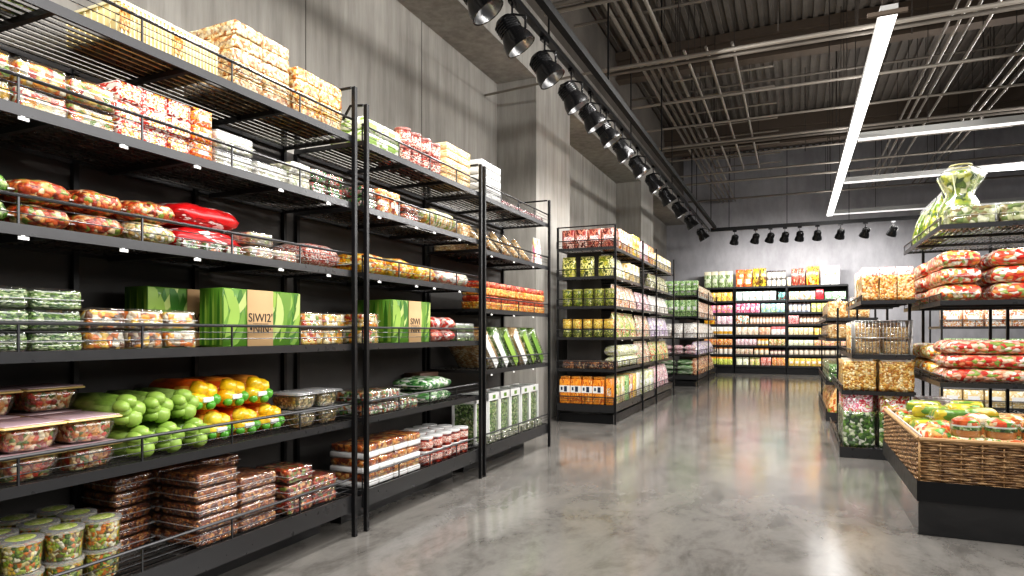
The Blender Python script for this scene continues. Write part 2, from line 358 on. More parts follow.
# ------------------------------------------------------------------ products
@cached
def clam(sx, sy, sz, fm, seed=0, lidm=CLEAR):
    """see-through hinged tub: filling, tray, lid with rim"""
    fill = lump(fm, sx-.014, sy-.014, sz*.9-.004, .014, 16, .22, .003, seed, 6)
    tr = rbox(CLEAR, sx-.004, sy-.004, sz*.45, .012, 2)
    ld = rbox(lidm, sx-.006, sy-.006, sz*.53, .016, 3, z0=sz*.47)
    bm = bmesh.new()
    for a in ((sx/2-.003, -1), (-sx/2+.003, -1)): bar(bm, (a[0], -sy/2, sz*.46), (a[0], sy/2, sz*.46), .006, .004)
    for b in (sy/2-.003, -sy/2+.003): bar(bm, (-sx/2, b, sz*.46), (sx/2, b, sz*.46), .006, .004)
    return [('filling', fill, []), ('tray', tr, []), ('lid', ld, [('rim', fin(bm, FROST), [])])]
@cached
def bowl(sx, sy, sz, fm, lidcol, rimcol, seed=0):
    h = sz-.016
    tr = rbox(CLEAR, sx-.01, sy-.01, h, .03, 3, .22); fill = lump(fm, (sx-.03)*.93, (sy-.03)*.93, h-.008, .01, 16, .3, .003, seed, 6)
    for v in fill.vertices: k = 1-.18*(1-v.co.z/h); v.co.x *= k; v.co.y *= k
    rim = rbox(rimcol, sx, sy, .008, .003, 1, z0=h+.0005); film = rbox(lidcol, sx-.012, sy-.012, .006, .002, 1, z0=h+.009)
    return [('bowl', tr, []), ('filling', fill, []), ('rim', rim, []), ('lid_film', film, [])]
@cached
def cup(r, h, fm, lidm, stick):
    body = lathemesh(CLEAR, [(0, 0), (r*.86, 0), (r*.9, .004), (r*.97, h*.86), (r*.97, h-.014)], 20)
    fill = lathemesh(fm, [(0, .003), (r*.83, .003), (r*.93, h*.84), (r*.8, h*.87), (0, h*.88)], 20)
    rim = lathemesh(lidm, [(r*.9, h-.014), (r, h-.014), (r, h-.002), (r*.9, h), (0, h)], 22)
    st = lathemesh(stick, [(0, h+.0004), (r*.66, h+.0004), (r*.62, h+.0012), (0, h+.0012)], 18)
    return [('cup', body, []), ('filling', fill, []), ('lid', rim, [('sticker', st, [])])]
@cached
def sleeve(sx, sy, sz, fm, bandm=None, seed=0):
    """wrapped pack with soft corners, pinched ends and a paper band"""
    body = lump(fm, sx, sy-.006, sz, .004, 30, .10, 0, seed, 7)
    s1 = [boxmesh(FILM, (-sx*.42, sx*.42, a, b, sz*.3, sz*.7)) for a, b in ((-sy/2, -sy/2+.004), (sy/2-.004, sy/2))]
    out = [('pack', body, [('crimped_end', s1[0], []), ('crimped_end', s1[1], [])])]
    if bandm: out.append(('paper_band', boxmesh(bandm, (-sx/2-.0008, sx/2+.0008, -sy*.16, sy*.16, .001, sz+.0008)), []))
    return out
@cached
def carton(sx, sy, sz, pm, lm=None, fy=.5, fz=.35, cz=.5):
    body = rbox(pm, sx, sy, sz, .003, 1)
    if lm is None: return [('carton', body, [])]
    pan = boxmesh(lm, (sx/2, sx/2+.0015, -sy*fy/2, sy*fy/2, sz*(cz-fz/2), sz*(cz+fz/2)))
    bm = bmesh.new(); bx(bm, -sx*.42, sx*.42, -sy*.44, sy*.44, sz-.0006, sz+.0012)
    return [('carton', body, []), ('front_label', pan, []), ('top_flap', fin(bm, pm, False), [])]
@cached
def bag(sx, sy, sz, fm, seed=0, axis='y', sealm=SEALM, e=.7):
    body = pillow(fm, sx if axis == 'y' else sx-.03, sy-.03 if axis == 'y' else sy, sz, .012, 9, seed, axis=axis, e=e)
    h = sz*.42
    if axis == 'y':
        s = [boxmesh(sealm, (-sx*.36, sx*.36, y0, y0+.02, h-.003, h+.003)) for y0 in (-sy/2, sy/2-.02)]
    else:
        s = [boxmesh(sealm, (x0, x0+.02, -sy*.36, sy*.36, h-.003, h+.003)) for x0 in (-sx/2, sx/2-.02)]
    return [('bag', body, []), ('crimped_seal', s[0], []), ('crimped_seal', s[1], [])]
@cached
def stand(sx, sy, sz, pm, seed=0, sealm=SEALM):
    body = pouch(pm, sx, sy, sz-.012, seed); s = boxmesh(sealm, (-.003, .003, -sy*.46, sy*.46, sz-.03, sz))
    return [('pouch', body, []), ('top_seal', s, [])]
@cached
def can(r, h, bm_, lm, wm=None):
    body = lathemesh(bm_, [(0, 0), (r*.92, 0), (r*.97, .006), (r*.97, h*.8), (r*.93, h*.84), (0, h*.84)], 18)
    lid = lathemesh(lm, [(0, h*.84), (r*.98, h*.84), (r, h*.86), (r, h*.97), (r*.95, h), (0, h)], 18)
    out = [('jar', body, []), ('lid', lid, [])]
    if wm: out.append(('label_band', lathemesh(wm, [(r*.975, h*.22), (r*.982, h*.23), (r*.982, h*.66), (r*.975, h*.67)], 18), []))
    return out
@cached
def punnet(sx, sy, sz, fm, capm):
    """small punnet: fruit below, rounded tinted cover above"""
    return [('tub', lump(fm, sx, sy, sz*.55, .004, 20, .12, 0, 1, 4), []), ('cover', lump(capm, sx, sy, sz*.44, .004, 20, .4, sz*.555, 2, 5), [])]
def leafmesh(mat, L, W, curl, n=6):
    bm = bmesh.new(); rows = []
    for i in range(n+1):
        t = i/n; w = W/2*math.sin(PI*min(1, .12+.88*t))**.7+.001; z = curl*t*t
        rows.append([bm.verts.new((t*L, -w, z+.35*w)), bm.verts.new((t*L, 0, z)), bm.verts.new((t*L, w, z+.35*w))])
    for a, b in zip(rows, rows[1:]):
        for k in range(2): bm.faces.new((a[k], a[k+1], b[k+1], b[k]))
    return fin(bm, mat, ang=3)
LET1 = food('lettuce_stalk', ['#7f9f45', '#94b257', '#688737', '#a1bd66'], 16, bump=.3, coat=.6, stretch=(.3, 1, 1))
LET2 = plain('lettuce_leaf', hexc('#9aba56'), .4, coat=.4)
def blobs(mat, specs, seed=0, sub=2):
    bm = bmesh.new()
    for (p, s) in specs:
        b2 = bmesh.ops.create_icosphere(bm, subdivisions=sub, radius=1)
        for v in b2['verts']:
            d = 1+.12*noise.noise(v.co*2.2+Vector((seed, p[1]*40, p[2]*40)))
            v.co = Vector((v.co.x*s[0]*d+p[0], v.co.y*s[1]*d+p[1], v.co.z*s[2]*d+p[2]))
    return fin(bm, mat, ang=3)
@cached
def lettuce(L, r, seed):
    rnd = random.Random(seed); bm = bmesh.new()
    tube(bm, [(-L/2, 0, r*.8), (-L*.35, 0, r), (0, 0, r), (L*.28, 0, r), (L*.36, 0, r*1.0)], [r*.5, r*.85, r*.98, r*.9, r*.55], 14)
    for v in bm.verts:
        k = 1+.07*math.sin(7*math.atan2(v.co.z-r, v.co.y)+seed); v.co.y *= k*.97; v.co.z = max(.001, r+(v.co.z-r)*k)
    body = fin(bm, LET1, ang=3)
    sp = []
    for k in range(5):
        a = k*1.256+rnd.random()*.7; q = r*.52; g = rnd.uniform(.38, .56)
        sp.append(((L*.34+rnd.uniform(-.02, .04), math.cos(a)*q, r+math.sin(a)*q), (r*rnd.uniform(.5, .75), r*g, r*g)))
    sp.append(((L*.40, rnd.uniform(-.02, .02), r), (r*.5, r*.45, r*.42)))
    sp.append(((L*.42, rnd.uniform(-.03, .03), r*.7), (r*.36, r*.3, r*.3)))
    return [('stalk', body, []), ('leaf_end', blobs(LET2, sp, seed), [])]
PEP1 = food('orange_wrap', ['#e8701c', '#f0902c', '#d85c14', '#f6a844'], 14, bump=.2, coat=.8, stretch=(.3, 1, 1))
PEP2 = food('yellow_skin', ['#ffd21f', '#ffe04a', '#ffc21a'], 14, bump=.15, coat=.8)
PEP3 = plain('green_tip', hexc('#5aa832'), .35, coat=.6)
@cached
def pepper(L, r, seed):
    bm = bmesh.new(); tube(bm, [(-L/2, 0, r*.8), (-L*.4, 0, r), (0, 0, r), (L*.28, 0, r), (L*.34, 0, r)], [r*.55, r*.9, r*.98, r*.95, r*.7], 16)
    for v in bm.verts: v.co.z = max(.001, v.co.z)
    body = fin(bm, PEP1, ang=3); rnd = random.Random(seed)
    sp = [((L*.34, math.cos(a)*r*.42, r+math.sin(a)*r*.42), (r*.62, r*.55, r*.55)) for a in (0.4+rnd.random()*.4, 2.1, 3.6, 5.2)]
    tip = blobs(PEP3, [((L*.34+r*.55, r*.55, r*.75), (r*.3, r*.3, r*.34)), ((L*.34+r*.5, r*.2, r*.45), (r*.34, r*.3, r*.3)), ((L*.34+r*.35, -r*.55, r*.5), (r*.3, r*.28, r*.28))], seed)
    lb = rbox(WPLA, .012, r*.75, r*.32, .005, 2, z0=r*.62, x0=L*.34+r*.62, y0=-r*.05)
    return [('wrapper', body, []), ('bulb', blobs(PEP2, sp, seed), []), ('green_tip', tip, []), ('label', lb, [])]
GB0 = plain('corn_green', hexc('#5a8a2c'), .45, coat=.3); GB1 = plain('husk_light', hexc('#93b54e'), .45, coat=.3); GB2 = plain('husk_mid', hexc('#6c9634'), .45, coat=.3); GB3 = plain('husk_dark', hexc('#3c7422'), .45, coat=.3); GB4 = plain('husk_pale', hexc('#b7c878'), .45, coat=.3)
@cached
def cornbox(sx, sy, sz, ly, txt):
    body = rbox(GB0, sx, sy, sz, .004, 1)
    rnd = random.Random(5); bm = bmesh.new()
    def leaf(cy, cz, L, w, ang, mi, xo):
        pts = []; n = 7
        for s in (1, -1):
            for i in range(n+1):
                t = i/n if s > 0 else 1-i/n
                o = s*w*math.sin(PI*t)**.8*(.5); a = ang+.5*(t-.5)
                y = cy+(t*L)*math.cos(a)-o*math.sin(a); z = cz+(t*L)*math.sin(a)+o*math.cos(a)
                pts.append((max(-sy/2+.002, min(sy/2-.002, y)), max(.004, min(sz-.004, z))))
        vs = [bm.verts.new((sx/2+xo, y, z)) for y, z in pts]
        f = bm.faces.new(vs); f.material_index = mi
    k = 0
    for j in range(34):
        cy = rnd.uniform(-sy/2-.04, sy/2-.03); cz = rnd.uniform(-.02, sz*.75); k += 1
        leaf(cy, cz, rnd.uniform(.12, .24)*sz/.28, rnd.uniform(.035, .075), rnd.uniform(.7, 1.6), j % 4, .0004+.00008*k)
    lv = fin(bm, [GB1, GB2, GB3, GB4], False)
    # husks wrap round the end that faces the aisle entrance as well
    bm = bmesh.new()
    for j in range(9):
        x0 = -sx/2+sx*(j+.2)/9.4; vs = [bm.verts.new((x0+a*sx*.09, -sy/2-.0012, b)) for a, b in ((0, .01), (.9, .01), (1.1, sz*.6), (.6, sz-.005), (.1, sz*.7))]
        bm.faces.new(vs).material_index = j % 3
    lv2 = fin(bm, [GB2, GB3, GB1], False)
    pan = rbox(KRAFT, .003, sy*.33, sz*.995, .001, 1, x0=sx/2+.0045, y0=ly)
    tx = []
    for i, t in enumerate(txt):
        me = textmesh(t, .062*sz/.29, INK); me.transform(Matrix.Translation((sx/2+.0068, ly, sz*(.50-.2*i)))); tx.append(('lettering', me, []))
    ln = boxmesh(INK, (sx/2+.006, sx/2+.0066, ly-sy*.1, ly+sy*.1, sz*.395, sz*.405))
    return [('box', body, []), ('husk_print', lv, []), ('husk_print', lv2, []), ('kraft_label', pan, tx+[('rule', ln, [])])]
@cached
def herbbox(sx, sy, sz, fm):
    """clear box held in a white printed frame with a window"""
    fill = lump(fm, sx-.03, sy-.03, sz*.8, .014, 15, .12, .004, 3, 6)
    bm = bmesh.new(); w = .02
    for y in (-sy/2+w/2, sy/2-w/2):
        for x in (-sx/2+w/2, sx/2-w/2): bar(bm, (x, y, 0), (x, y, sz), w)
    for z in (sz-.035, .012):
        for x in (-sx/2+w/2, sx/2-w/2): bar(bm, (x, -sy/2, z), (x, sy/2, z), w*.95, .07 if z > .1 else .024)
    for y in (-sy/2+w/2, sy/2-w/2): bar(bm, (-sx/2, y, sz-.035), (sx/2, y, sz-.035), w*.95, .07)
    fr = fin(bm, WPLA, False)
    pane = rbox(CLEAR, sx-.012, sy-.012, sz-.004, .004, 1)
    st = boxmesh(GB2, (sx/2, sx/2+.001, -sy*.12, sy*.12, sz-.055, sz-.02))
    return [('frame', fr, [('leaf_emblem', st, [])]), ('herbs', fill, []), ('clear_box', pane, [])]
@cached
def leanpack(sx, sy, sz, fm, cardm):
    """flat pack: produce behind a card edge that faces the aisle"""
    return [('tray', lump(fm, sx-.02, sy, sz, .008, 18, .08, 0, 2, 6), []), ('card', boxmesh(cardm, (sx/2-.008, sx/2, -sy*.5, sy*.08, .0, sz)), []), ('cover', rbox(FILM, sx-.012, sy+.006, sz+.002, .01, 1), [])]
@cached
def flatpack(sx, sy, sz, fm, seed):
    return [('bread', lump(fm, sx, sy-.02, sz-.02, .012, 12, .25, .008, seed, 6), []), ('film', rbox(FILM, sx+.006, sy, sz, .012, 2), [])]
@cached
def crate(sx, sy, sz):
    """yellow ribbed case"""
    YW = plain('case_yellow', hexc('#f0d79a'), .5, coat=.2); YR = plain('case_rib', hexc('#fbeec4'), .45, coat=.2)
    BR = printed('case_print', '#f4dc9c', ['#e9a24a', '#b8582a'], 6.)
    bm = bmesh.new()
    for k in range(13):
        y = -sy/2+.012+(sy-.024)*k/12; bx(bm, sx/2-.001, sx/2+.004, y-.004, y+.004, .004, sz-.012)
    for k in range(9):
        x = -sx/2+.012+(sx-.024)*k/8; bx(bm, x-.004, x+.004, -sy/2-.003, -sy/2+.001, .004, sz-.012)
    rim = bmesh.new()
    for x in (-sx/2, sx/2): bar(rim, (x, -sy/2, sz-.006), (x, sy/2, sz-.006), .01, .012)
    for y in (-sy/2, sy/2): bar(rim, (-sx/2, y, sz-.006), (sx/2, y, sz-.006), .01, .012)
    return [('case', rbox(YW, sx-.002, sy-.002, sz-.004, .004, 1), []), ('ribs', fin(bm, YR, False), []), ('rim', fin(rim, YR, False), []), ('print_panel', boxmesh(BR, (sx/2, sx/2+.0052, -sy*.48, -sy*.3, .03, sz-.02)), [])]
@cached
def chipbag(sx, sy, sz, fm, seed=0):
    body = lump(fm, sx, sy, sz-.012, .02, 9, .14, 0, seed, 8); s = boxmesh(SEALM, (-.004, .004, -sy*.44, sy*.44, sz-.03, sz))
    return [('bag', body, []), ('top_seal', s, [])]
@cached
def longpack(L, w, h, fm, seed=0):
    """long film-wrapped pack lying along local y, twisted at both ends"""
    body = pillow(fm, w, L-.05, h, .006, 12, seed, axis='y', nu=30, nv=14, e=.62, pw=11.)
    t = [boxmesh(FROST, (-w*.3, w*.3, y0, y0+.03, h*.4, h*.46)) for y0 in (-L/2, L/2-.03)]
    return [('wrapped_roll', body, []), ('film_end', t[0], []), ('film_end', t[1], [])]
# wire and wicker
def wirebasket(sx, sy, sz, r=.0035, step=.03):
    bm = bmesh.new()
    n = int(sy/step); m = int(sx/step)
    for k in range(n+1):
        y = -sy/2+sy*k/n; tube(bm, [(-sx/2, y, sz), (-sx/2, y, r), (sx/2, y, r), (sx/2, y, sz)], r, 5)
    for k in range(1, m):
        x = -sx/2+sx*k/m; tube(bm, [(x, -sy/2, sz), (x, -sy/2, r*2), (x, sy/2, r*2), (x, sy/2, sz)], r, 5)
    w = fin(bm, STEEL, ang=3); bm = bmesh.new()
    for z in (sz, sz*.5):
        tube(bm, [(-sx/2, -sy/2, z), (sx/2, -sy/2, z), (sx/2, sy/2, z), (-sx/2, sy/2, z), (-sx/2, -sy/2, z)], r*1.5, 6)
    return [('wire_mesh', w, []), ('rim', fin(bm, STEEL, ang=3), [])]
WK = [food('wicker_strand', ['#a47e56', '#86633e', '#b8946a', '#6e4e30', '#98744c'], 18, rough=.6, coat=.1, bump=.2, stretch=(1, .15, 3)), plain('wicker_stake', hexc('#a5835a'), .65)]
def weave(L, h, rows, stakes, seed):
    """one woven side along local x, centre plane y=0: strands pass alternately before and behind the stakes"""
    bm = bmesh.new(); rnd = random.Random(seed); n = stakes*2
    for j in range(rows):
        z = (j+.5)*h/rows; pts = []; ph = j % 2
        for i in range(n+1):
            x = -L/2+L*i/n; a = PI*(i*.5)+ph*PI
            pts.append((x, math.cos(a)*.0055, z+rnd.uniform(-.0022, .0022)))
        tube(bm, pts, h/rows*.54, 6)
    a = fin(bm, WK[0], ang=3); bm = bmesh.new()
    for i in range(stakes+1): x = -L/2+L*i/stakes; tube(bm, [(x, 0, 0), (x, 0, h)], .0055, 6)
    return a, fin(bm, WK[1], ang=3)
# racks
def shelfmesh(x0, x1, y0, y1, lips, rod='y', lip=.05, pitch=.044, front='x+'):
    """wire deck whose top is z=0, framed by a folded lip on the named sides"""
    bm = bmesh.new(); t = .006
    for s in ('x-', 'x+', 'y-', 'y+'):
        h = lip if s in lips else .022
        if s == 'x-': bx(bm, x0, x0+.012, y0, y1, -h, .004)
        if s == 'x+': bx(bm, x1-.012, x1, y0, y1, -h, .004)
        if s == 'y-': bx(bm, x0+.012, x1-.012, y0, y0+.012, -h, .004)
        if s == 'y+': bx(bm, x0+.012, x1-.012, y1-.012, y1, -h, .004)
    if rod == 'y':
        n = max(2, int((x1-x0)/pitch))
        for k in range(1, n):
            x = x0+(x1-x0)*k/n; bx(bm, x-.006, x+.006, y0+.01, y1-.01, -.010, 0, 1)
        m = max(2, int((y1-y0)/.5))
        for k in range(1, m):
            y = y0+(y1-y0)*k/m; bx(bm, x0+.01, x1-.01, y-.012, y+.012, -.034, -.010)
    else:
        n = max(2, int((y1-y0)/pitch))
        for k in range(1, n):
            y = y0+(y1-y0)*k/n; bx(bm, x0+.01, x1-.01, y-.006, y+.006, -.010, 0, 1)
        m = max(2, int((x1-x0)/.5))
        for k in range(1, m):
            x = x0+(x1-x0)*k/m; bx(bm, x-.012, x+.012, y0+.01, y1-.01, -.034, -.010)
    return fin(bm, [LIPM, RODM], False)
def railmesh(x0, x1, y0, y1, sides, h=.105, step=.45):
    bm = bmesh.new()
    for s in sides:
        e = .006
        a, b = {'x-': ((x0+e, y0), (x0+e, y1)), 'x+': ((x1-e, y0), (x1-e, y1)), 'y-': ((x0, y0+e), (x1, y0+e)), 'y+': ((x0, y1-e), (x1, y1-e))}[s]
        tube(bm, [(a[0], a[1], h), (b[0], b[1], h)], .0075, 8)
        for z in (h*.4, h*.7): tube(bm, [(a[0], a[1], z), (b[0], b[1], z)], .0022, 5)
        L = math.dist(a, b); n = max(1, round(L/step))
        for k in range(n+1):
            u = k/n; x = a[0]+(b[0]-a[0])*u; y = a[1]+(b[1]-a[1])*u
            bar(bm, (x, y, .004), (x, y, h), .007)
    return fin(bm, RAILM, False)
def rack(name, label, cat, x0, x1, y0, y1, levels, posts, lips, rails, top, rod='y', back=None, base=None, clips=None, hoop=(), group=None, railh=.105, last_lip=.1, shelfrects=None, clip_levels=None, lip=.036):
    cx, cy = (x0+x1)/2, (y0+y1)/2
    t = thing(name, label, cat, (cx, cy, 0), 0, group)
    X0, X1, Y0, Y1 = x0-cx, x1-cx, y0-cy, y1-cy
    for (px, py, pz) in posts:
        bm = bmesh.new(); bx(bm, px-cx-.0125, px-cx+.0125, py-cy-.0125, py-cy+.0125, 0.002, pz or top)
        mesh_obj('post', fin(bm, BLACK, False), t)
    for i, z in enumerate(levels):
        r = shelfrects[i] if shelfrects else (x0, x1, y0, y1)
        q = (r[0]-cx, r[1]-cx, r[2]-cy, r[3]-cy)
        s = mesh_obj('shelf', shelfmesh(*q, lips, rod, last_lip if i == len(levels)-1 else lip), t, (0, 0, z))
        mesh_obj('guard_rail', railmesh(*q, rails, railh), s)
        if clips and (clip_levels is None or i in clip_levels):
            for (side, u) in clips:
                bm = bmesh.new()
                if side == 'x+': bx(bm, q[1]+.001, q[1]+.004, u-cy-.018, u-cy+.018, -.052, -.040); bx(bm, q[1]-.006, q[1]+.001, u-cy-.006, u-cy+.006, -.05, -.036)
                else: bx(bm, u-cx-.022, u-cx+.022, q[2]-.004, q[2]-.001, -.062, -.045)
                mesh_obj('price_clip', fin(bm, WPLA, False), s)
    if back:
        for (a, b, c, d, e, f) in back: mesh_obj('back_panel', boxmesh(PANEL, (a-cx, b-cx, c-cy, d-cy, e, f)), t)
    if base:
        for (a, b, c, d, e, f) in base: mesh_obj('plinth', boxmesh(BLACK, (a-cx, b-cx, c-cy, d-cy, e, f)), t)
    for pts in hoop:
        bm = bmesh.new(); tube(bm, [(p[0]-cx, p[1]-cy, p[2]) for p in pts], .009, 6); mesh_obj('end_hoop', fin(bm, BLACK), t)
    return t
# ------------------------------------------------------------------ setting
def rod_pipe(a, b, r, mat, n=8):
    bm = bmesh.new(); tube(bm, [a, b], r, n); return fin(bm, mat)
CONC = concrete('board_marked_concrete', '#84817b', '#b0ada7', streak=(5, 5, .5))
CONCD = concrete('joint_concrete', '#4a4641', '#6a655e')  # darker concrete of the casting joints
CONCB = concrete('back_wall_concrete', '#97969a', '#b3b2b6', streak=(3, 3, 1.2), bump=.1)
CEILM = concrete('ceiling_deck', '#4d4843', '#67615a', streak=(1, 1, 1), bump=.1)
struct('floor', (lambda bm: (bx(bm, -4.1, 8, -4, 21.8, -.12, 0), fin(bm, floor_mat(), False))[1])(bmesh.new()))
bm = bmesh.new()
bx(bm, -4.1, -3.9, -4, 21.6, 0, 4.81)                                    # recessed face
for (a, b) in ((-4, -2.6), (8.33, 9.8), (15.0, 16.4)): bx(bm, -3.9, -3.3, a, b, 0, 4.81)   # pilasters
bx(bm, -4.1, -3.3, -4, 21.6, 4.81, 5.7)                                 # beam across the recesses
struct('wall_left', fin(bm, CONC, False))
struct('wall_left_upper', boxmesh(CEILM, (-4.1, -3.35, -4, 21.6, 5.7, 7.0)))
struct('wall_back', boxmesh(CONCB, (-4.1, 8, 21.6, 21.8, 0, 7.0)))
bm = bmesh.new(); bx(bm, -4.1, 8, -4, 21.8, 7.0, 7.1)
for k in range(62): bx(bm, -3.3+k*.18, -3.22+k*.18, -4, 21.6, 6.96, 7.0)  # ribbed deck
struct('ceiling', fin(bm, CEILM, False))
BEAMM = plain('roof_beam', hexc('#564b41'), .8)
for i, (y, z) in enumerate(((18.3, 6.2), (13.0, 6.4), (8.2, 6.5))):
    bm = bmesh.new(); bx(bm, -3.35, 8, y-.15, y+.15, z, z+.06); bx(bm, -3.35, 8, y-.05, y+.05, z+.06, z+.40); bx(bm, -3.35, 8, y-.15, y+.15, z+.40, 6.96)
    struct('trim_%d' % (i+1), fin(bm, BEAMM, False))
for i, y in enumerate((4.4, 6.3, 12.4)):                                # casting joints in the wall
    struct('trim_%d' % (i+4), boxmesh(CONCD, (-3.9, -3.896, y-.003, y+.003, 2.0, 4.81)))
# ------------------------------------------------------------------ ceiling services
PIPE = plain('galvanised_conduit', hexc('#857f77'), .45, .4); PIPED = plain('dark_conduit', hexc('#6a645d'), .5, .3); HANG = plain('hanger_wire', hexc('#3a342f'), .6, .4)
def pipe_run(label, a, b, r, mat, hangers, name='ceiling_conduit', cat='conduit', group=None):
    t = thing(name, label, cat, a, 0, group); A = Vector(a); B = Vector(b)
    mesh_obj('pipe', rod_pipe((0, 0, 0), B-A, r, mat), t)
    for h in hangers:
        p = (B-A)*h; mesh_obj('hanger', rod_pipe(p+Vector((0, 0, r)), p+Vector((0, 0, 6.96-a[2])), .006, HANG, 5), t)
cross = [(6.6, 5.5, .022, 1), (7.2, 5.15, .03, 0), (7.35, 5.15, .03, 1), (8.5, 5.5, .02, 0), (9.3, 5.15, .03, 1), (9.48, 5.15, .03, 0), (9.7, 5.3, .02, 1), (11.2, 5.2, .025, 1), (11.9, 5.6, .02, 0), (12.6, 5.2, .022, 1), (13.9, 5.2, .028, 1), (14.1, 5.2, .028, 0), (15.4, 5.3, .022, 1), (16.6, 5.2, .025, 1), (17.6, 5.2, .03, 1), (18.9, 5.0, .025, 0)]
for i, (y, z, r, c) in enumerate(cross):
    pipe_run(f'thin {"grey" if c else "dark"} ceiling conduit running across the aisle, {ORD[i]} counted from the entrance end', (-2.8, y, z), (7.6, y+.02, z), r, PIPE if c else PIPED, (.12, .34, .58, .8), group='conduits crossing the ceiling')
along = [(-2.2, 5.42), (-2.08, 5.42), (-1.96, 5.42), (-1.84, 5.42), (-1.72, 5.42)]
for i, (x, z) in enumerate(along):
    pipe_run(f'dark lengthwise conduit in bundle above the left spotlights, {colword(i, 5)}', (x, 3.5, z), (x, 21.4, z), .028, PIPED if i % 2 else PIPE, (.1, .4, .7), group='conduit bundle above the left track')
for i, (x, z) in enumerate([(1.85, 5.36), (1.98, 5.36), (2.11, 5.36), (2.32, 5.36), (2.95, 5.36), (3.1, 5.36), (3.25, 5.36)]):
    pipe_run(f'grey lengthwise conduit above the right displays, {colword(i, 7)}', (x, 6.0, z), (x, 20.6, z), .022, PIPE if i % 2 else PIPED, (.15, .5, .85), group='conduits above the right displays')
t = thing('ceiling_grid', 'grey hanging ladder grid of thin bars left of the long light', 'hanging grid', (-1.1, 9.4, 5.28))
for x in (-.35, -.05, .3): mesh_obj('long_bar', rod_pipe((x, 0, 0), (x, 7.5, 0), .022, PIPE), t)
for k in range(9): mesh_obj('rung', rod_pipe((-.7, .3+k*.85, .03), (.8, .3+k*.85, .03), .016, PIPE), t)
for x in (-.35, .3):
    for y in (.4, 3.7, 7.1): mesh_obj('hanger', rod_pipe((x, y, .02), (x, y, 1.68), .006, HANG, 5), t)
for i, (x, y) in enumerate([(-1.3, 8.0), (-.2, 9.0), (.5, 11.4), (1.4, 9.8), (2.7, 12.2), (-1.4, 12.8), (.2, 15.2), (3.4, 15.0)]):
    tag(mesh_obj('drop_rod', rod_pipe((0, 0, 0), (0, 0, 1.8), .008, HANG, 5), None, (x, y, 5.16)), f'thin dark drop rod hanging from the ceiling deck, {ORD[i]} by nearness', 'rod', 'drop rods under the ceiling')
pipe_run('thin sprinkler pipe crossing the near wall recess under the soffit', (-3.88, 7.9, 4.5), (-2.1, 7.6, 4.45), .016, PIPE, (), 'sprinkler_pipe', 'pipe')
# tracks and spotlights
TRX, TRZ, TRY = -2.24, 4.15, 19.0
t = thing('lighting_track', 'long black lighting track running along the left wall racks', 'lighting track', (TRX, 1.0, TRZ))
mesh_obj('track_rail', boxmesh(BLACK, (-.03, .03, 0, TRY-1.0, -.02, .03)), t)
mesh_obj('bright_edge', boxmesh(DARKM, (-.036, -.031, 0, TRY-1.0, -.022, -.008)), t)
for y in (1.5, 5, 8.5, 12, 15.5): mesh_obj('hanger', boxmesh(BLACK, (-.008, .008, y-.008, y+.008, .03, 2.81)), t)
t = thing('carrier_beam', 'thick black carrier beam beside the long lighting track', 'beam', (-2.07, 1.0, 4.22))
mesh_obj('beam', boxmesh(plain('matt_black', (.006, .006, .006), .8), (-.035, .035, 0, TRY-1.0, -.03, .05)), t)
for y in (3.2, 6.6, 10, 13.5, 17): mesh_obj('hanger', boxmesh(BLACK, (-.01, .01, y-.01, y+.01, .05, 2.74)), t)
t = thing('lighting_track', 'black cross track of spotlights in front of the far wall', 'lighting track', (-2.0, TRY+.05, TRZ))
mesh_obj('track_rail', boxmesh(BLACK, (-.2, 4.9, -.04, .04, -.02, .08)), t)
for x in (.3, 1.8, 3.3): mesh_obj('hanger', boxmesh(BLACK, (x-.008, x+.008, -.008, .008, .08, 2.81)), t)
SPB = plain('spot_body', (.012, .012, .013), .25, .4, coat=.5); SPR = plain('spot_reflector', (.30, .30, .30), .3, 1., emit=(1, .95, .88), es=.0)
@cached
def spot(s):
    """head hung by a yoke under the track; local z=0 is the track underside"""
    ad = boxmesh(SPB, (-.02, .02, -.05*s, .05*s, -.04, 0)); bm = bmesh.new(); tube(bm, [(0, 0, -.03), (0, 0, -.10*s), (.1*s, 0, -.13*s), (.1*s, 0, -.24*s)], .009*s, 6); tube(bm, [(0, 0, -.10*s), (-.1*s, 0, -.13*s), (-.1*s, 0, -.24*s)], .009*s, 6)
    yk = fin(bm, SPB)
    R = Matrix.Translation((0, 0, -.24*s)) @ Matrix.Rotation(-.55, 4, 'Y') @ Matrix.Rotation(.2, 4, 'X')
    h = lathemesh(SPB, [(0, .12*s), (.06*s, .12*s), (.078*s, .10*s), (.084*s, .0), (.11*s, -.06*s), (.118*s, -.12*s), (.108*s, -.12*s), (.095*s, -.06*s), (.06*s, -.0*s), (0, -.0*s)], 24); h.transform(R)
    r = lathemesh(SPR, [(.106*s, -.118*s), (.09*s, -.06*s), (.055*s, -.012*s), (0, -.008*s)], 22); r.transform(R)
    bm = bmesh.new()
    for k in range(5): lathe(bm, [(.079*s, (.012+k*.018)*s), (.09*s, (.014+k*.018)*s), (.09*s, (.019+k*.018)*s), (.079*s, (.021+k*.018)*s)], 22)
    f = fin(bm, SPB); f.transform(R)
    return [('adapter', ad, []), ('yoke', yk, []), ('housing', h, [('cooling_fin', f, []), ('reflector', r, [], 'bright silver reflector')])]
YS = [1.093*q for q in [4.06, 4.66, 5.38, 6.13, 6.80, 7.43, 8.2, 9.1, 10.2, 11.3, 12.6, 14.1, 16.0]]
for i, y in enumerate(YS):
    put(spot(1.2), 'track_spotlight', f'black track spotlight above the left wall racks, {ORD[i]} from the entrance end', 'spotlight', (TRX, y, TRZ-.02), 0.12*math.sin(i*2.3), 'spotlights on the long track')
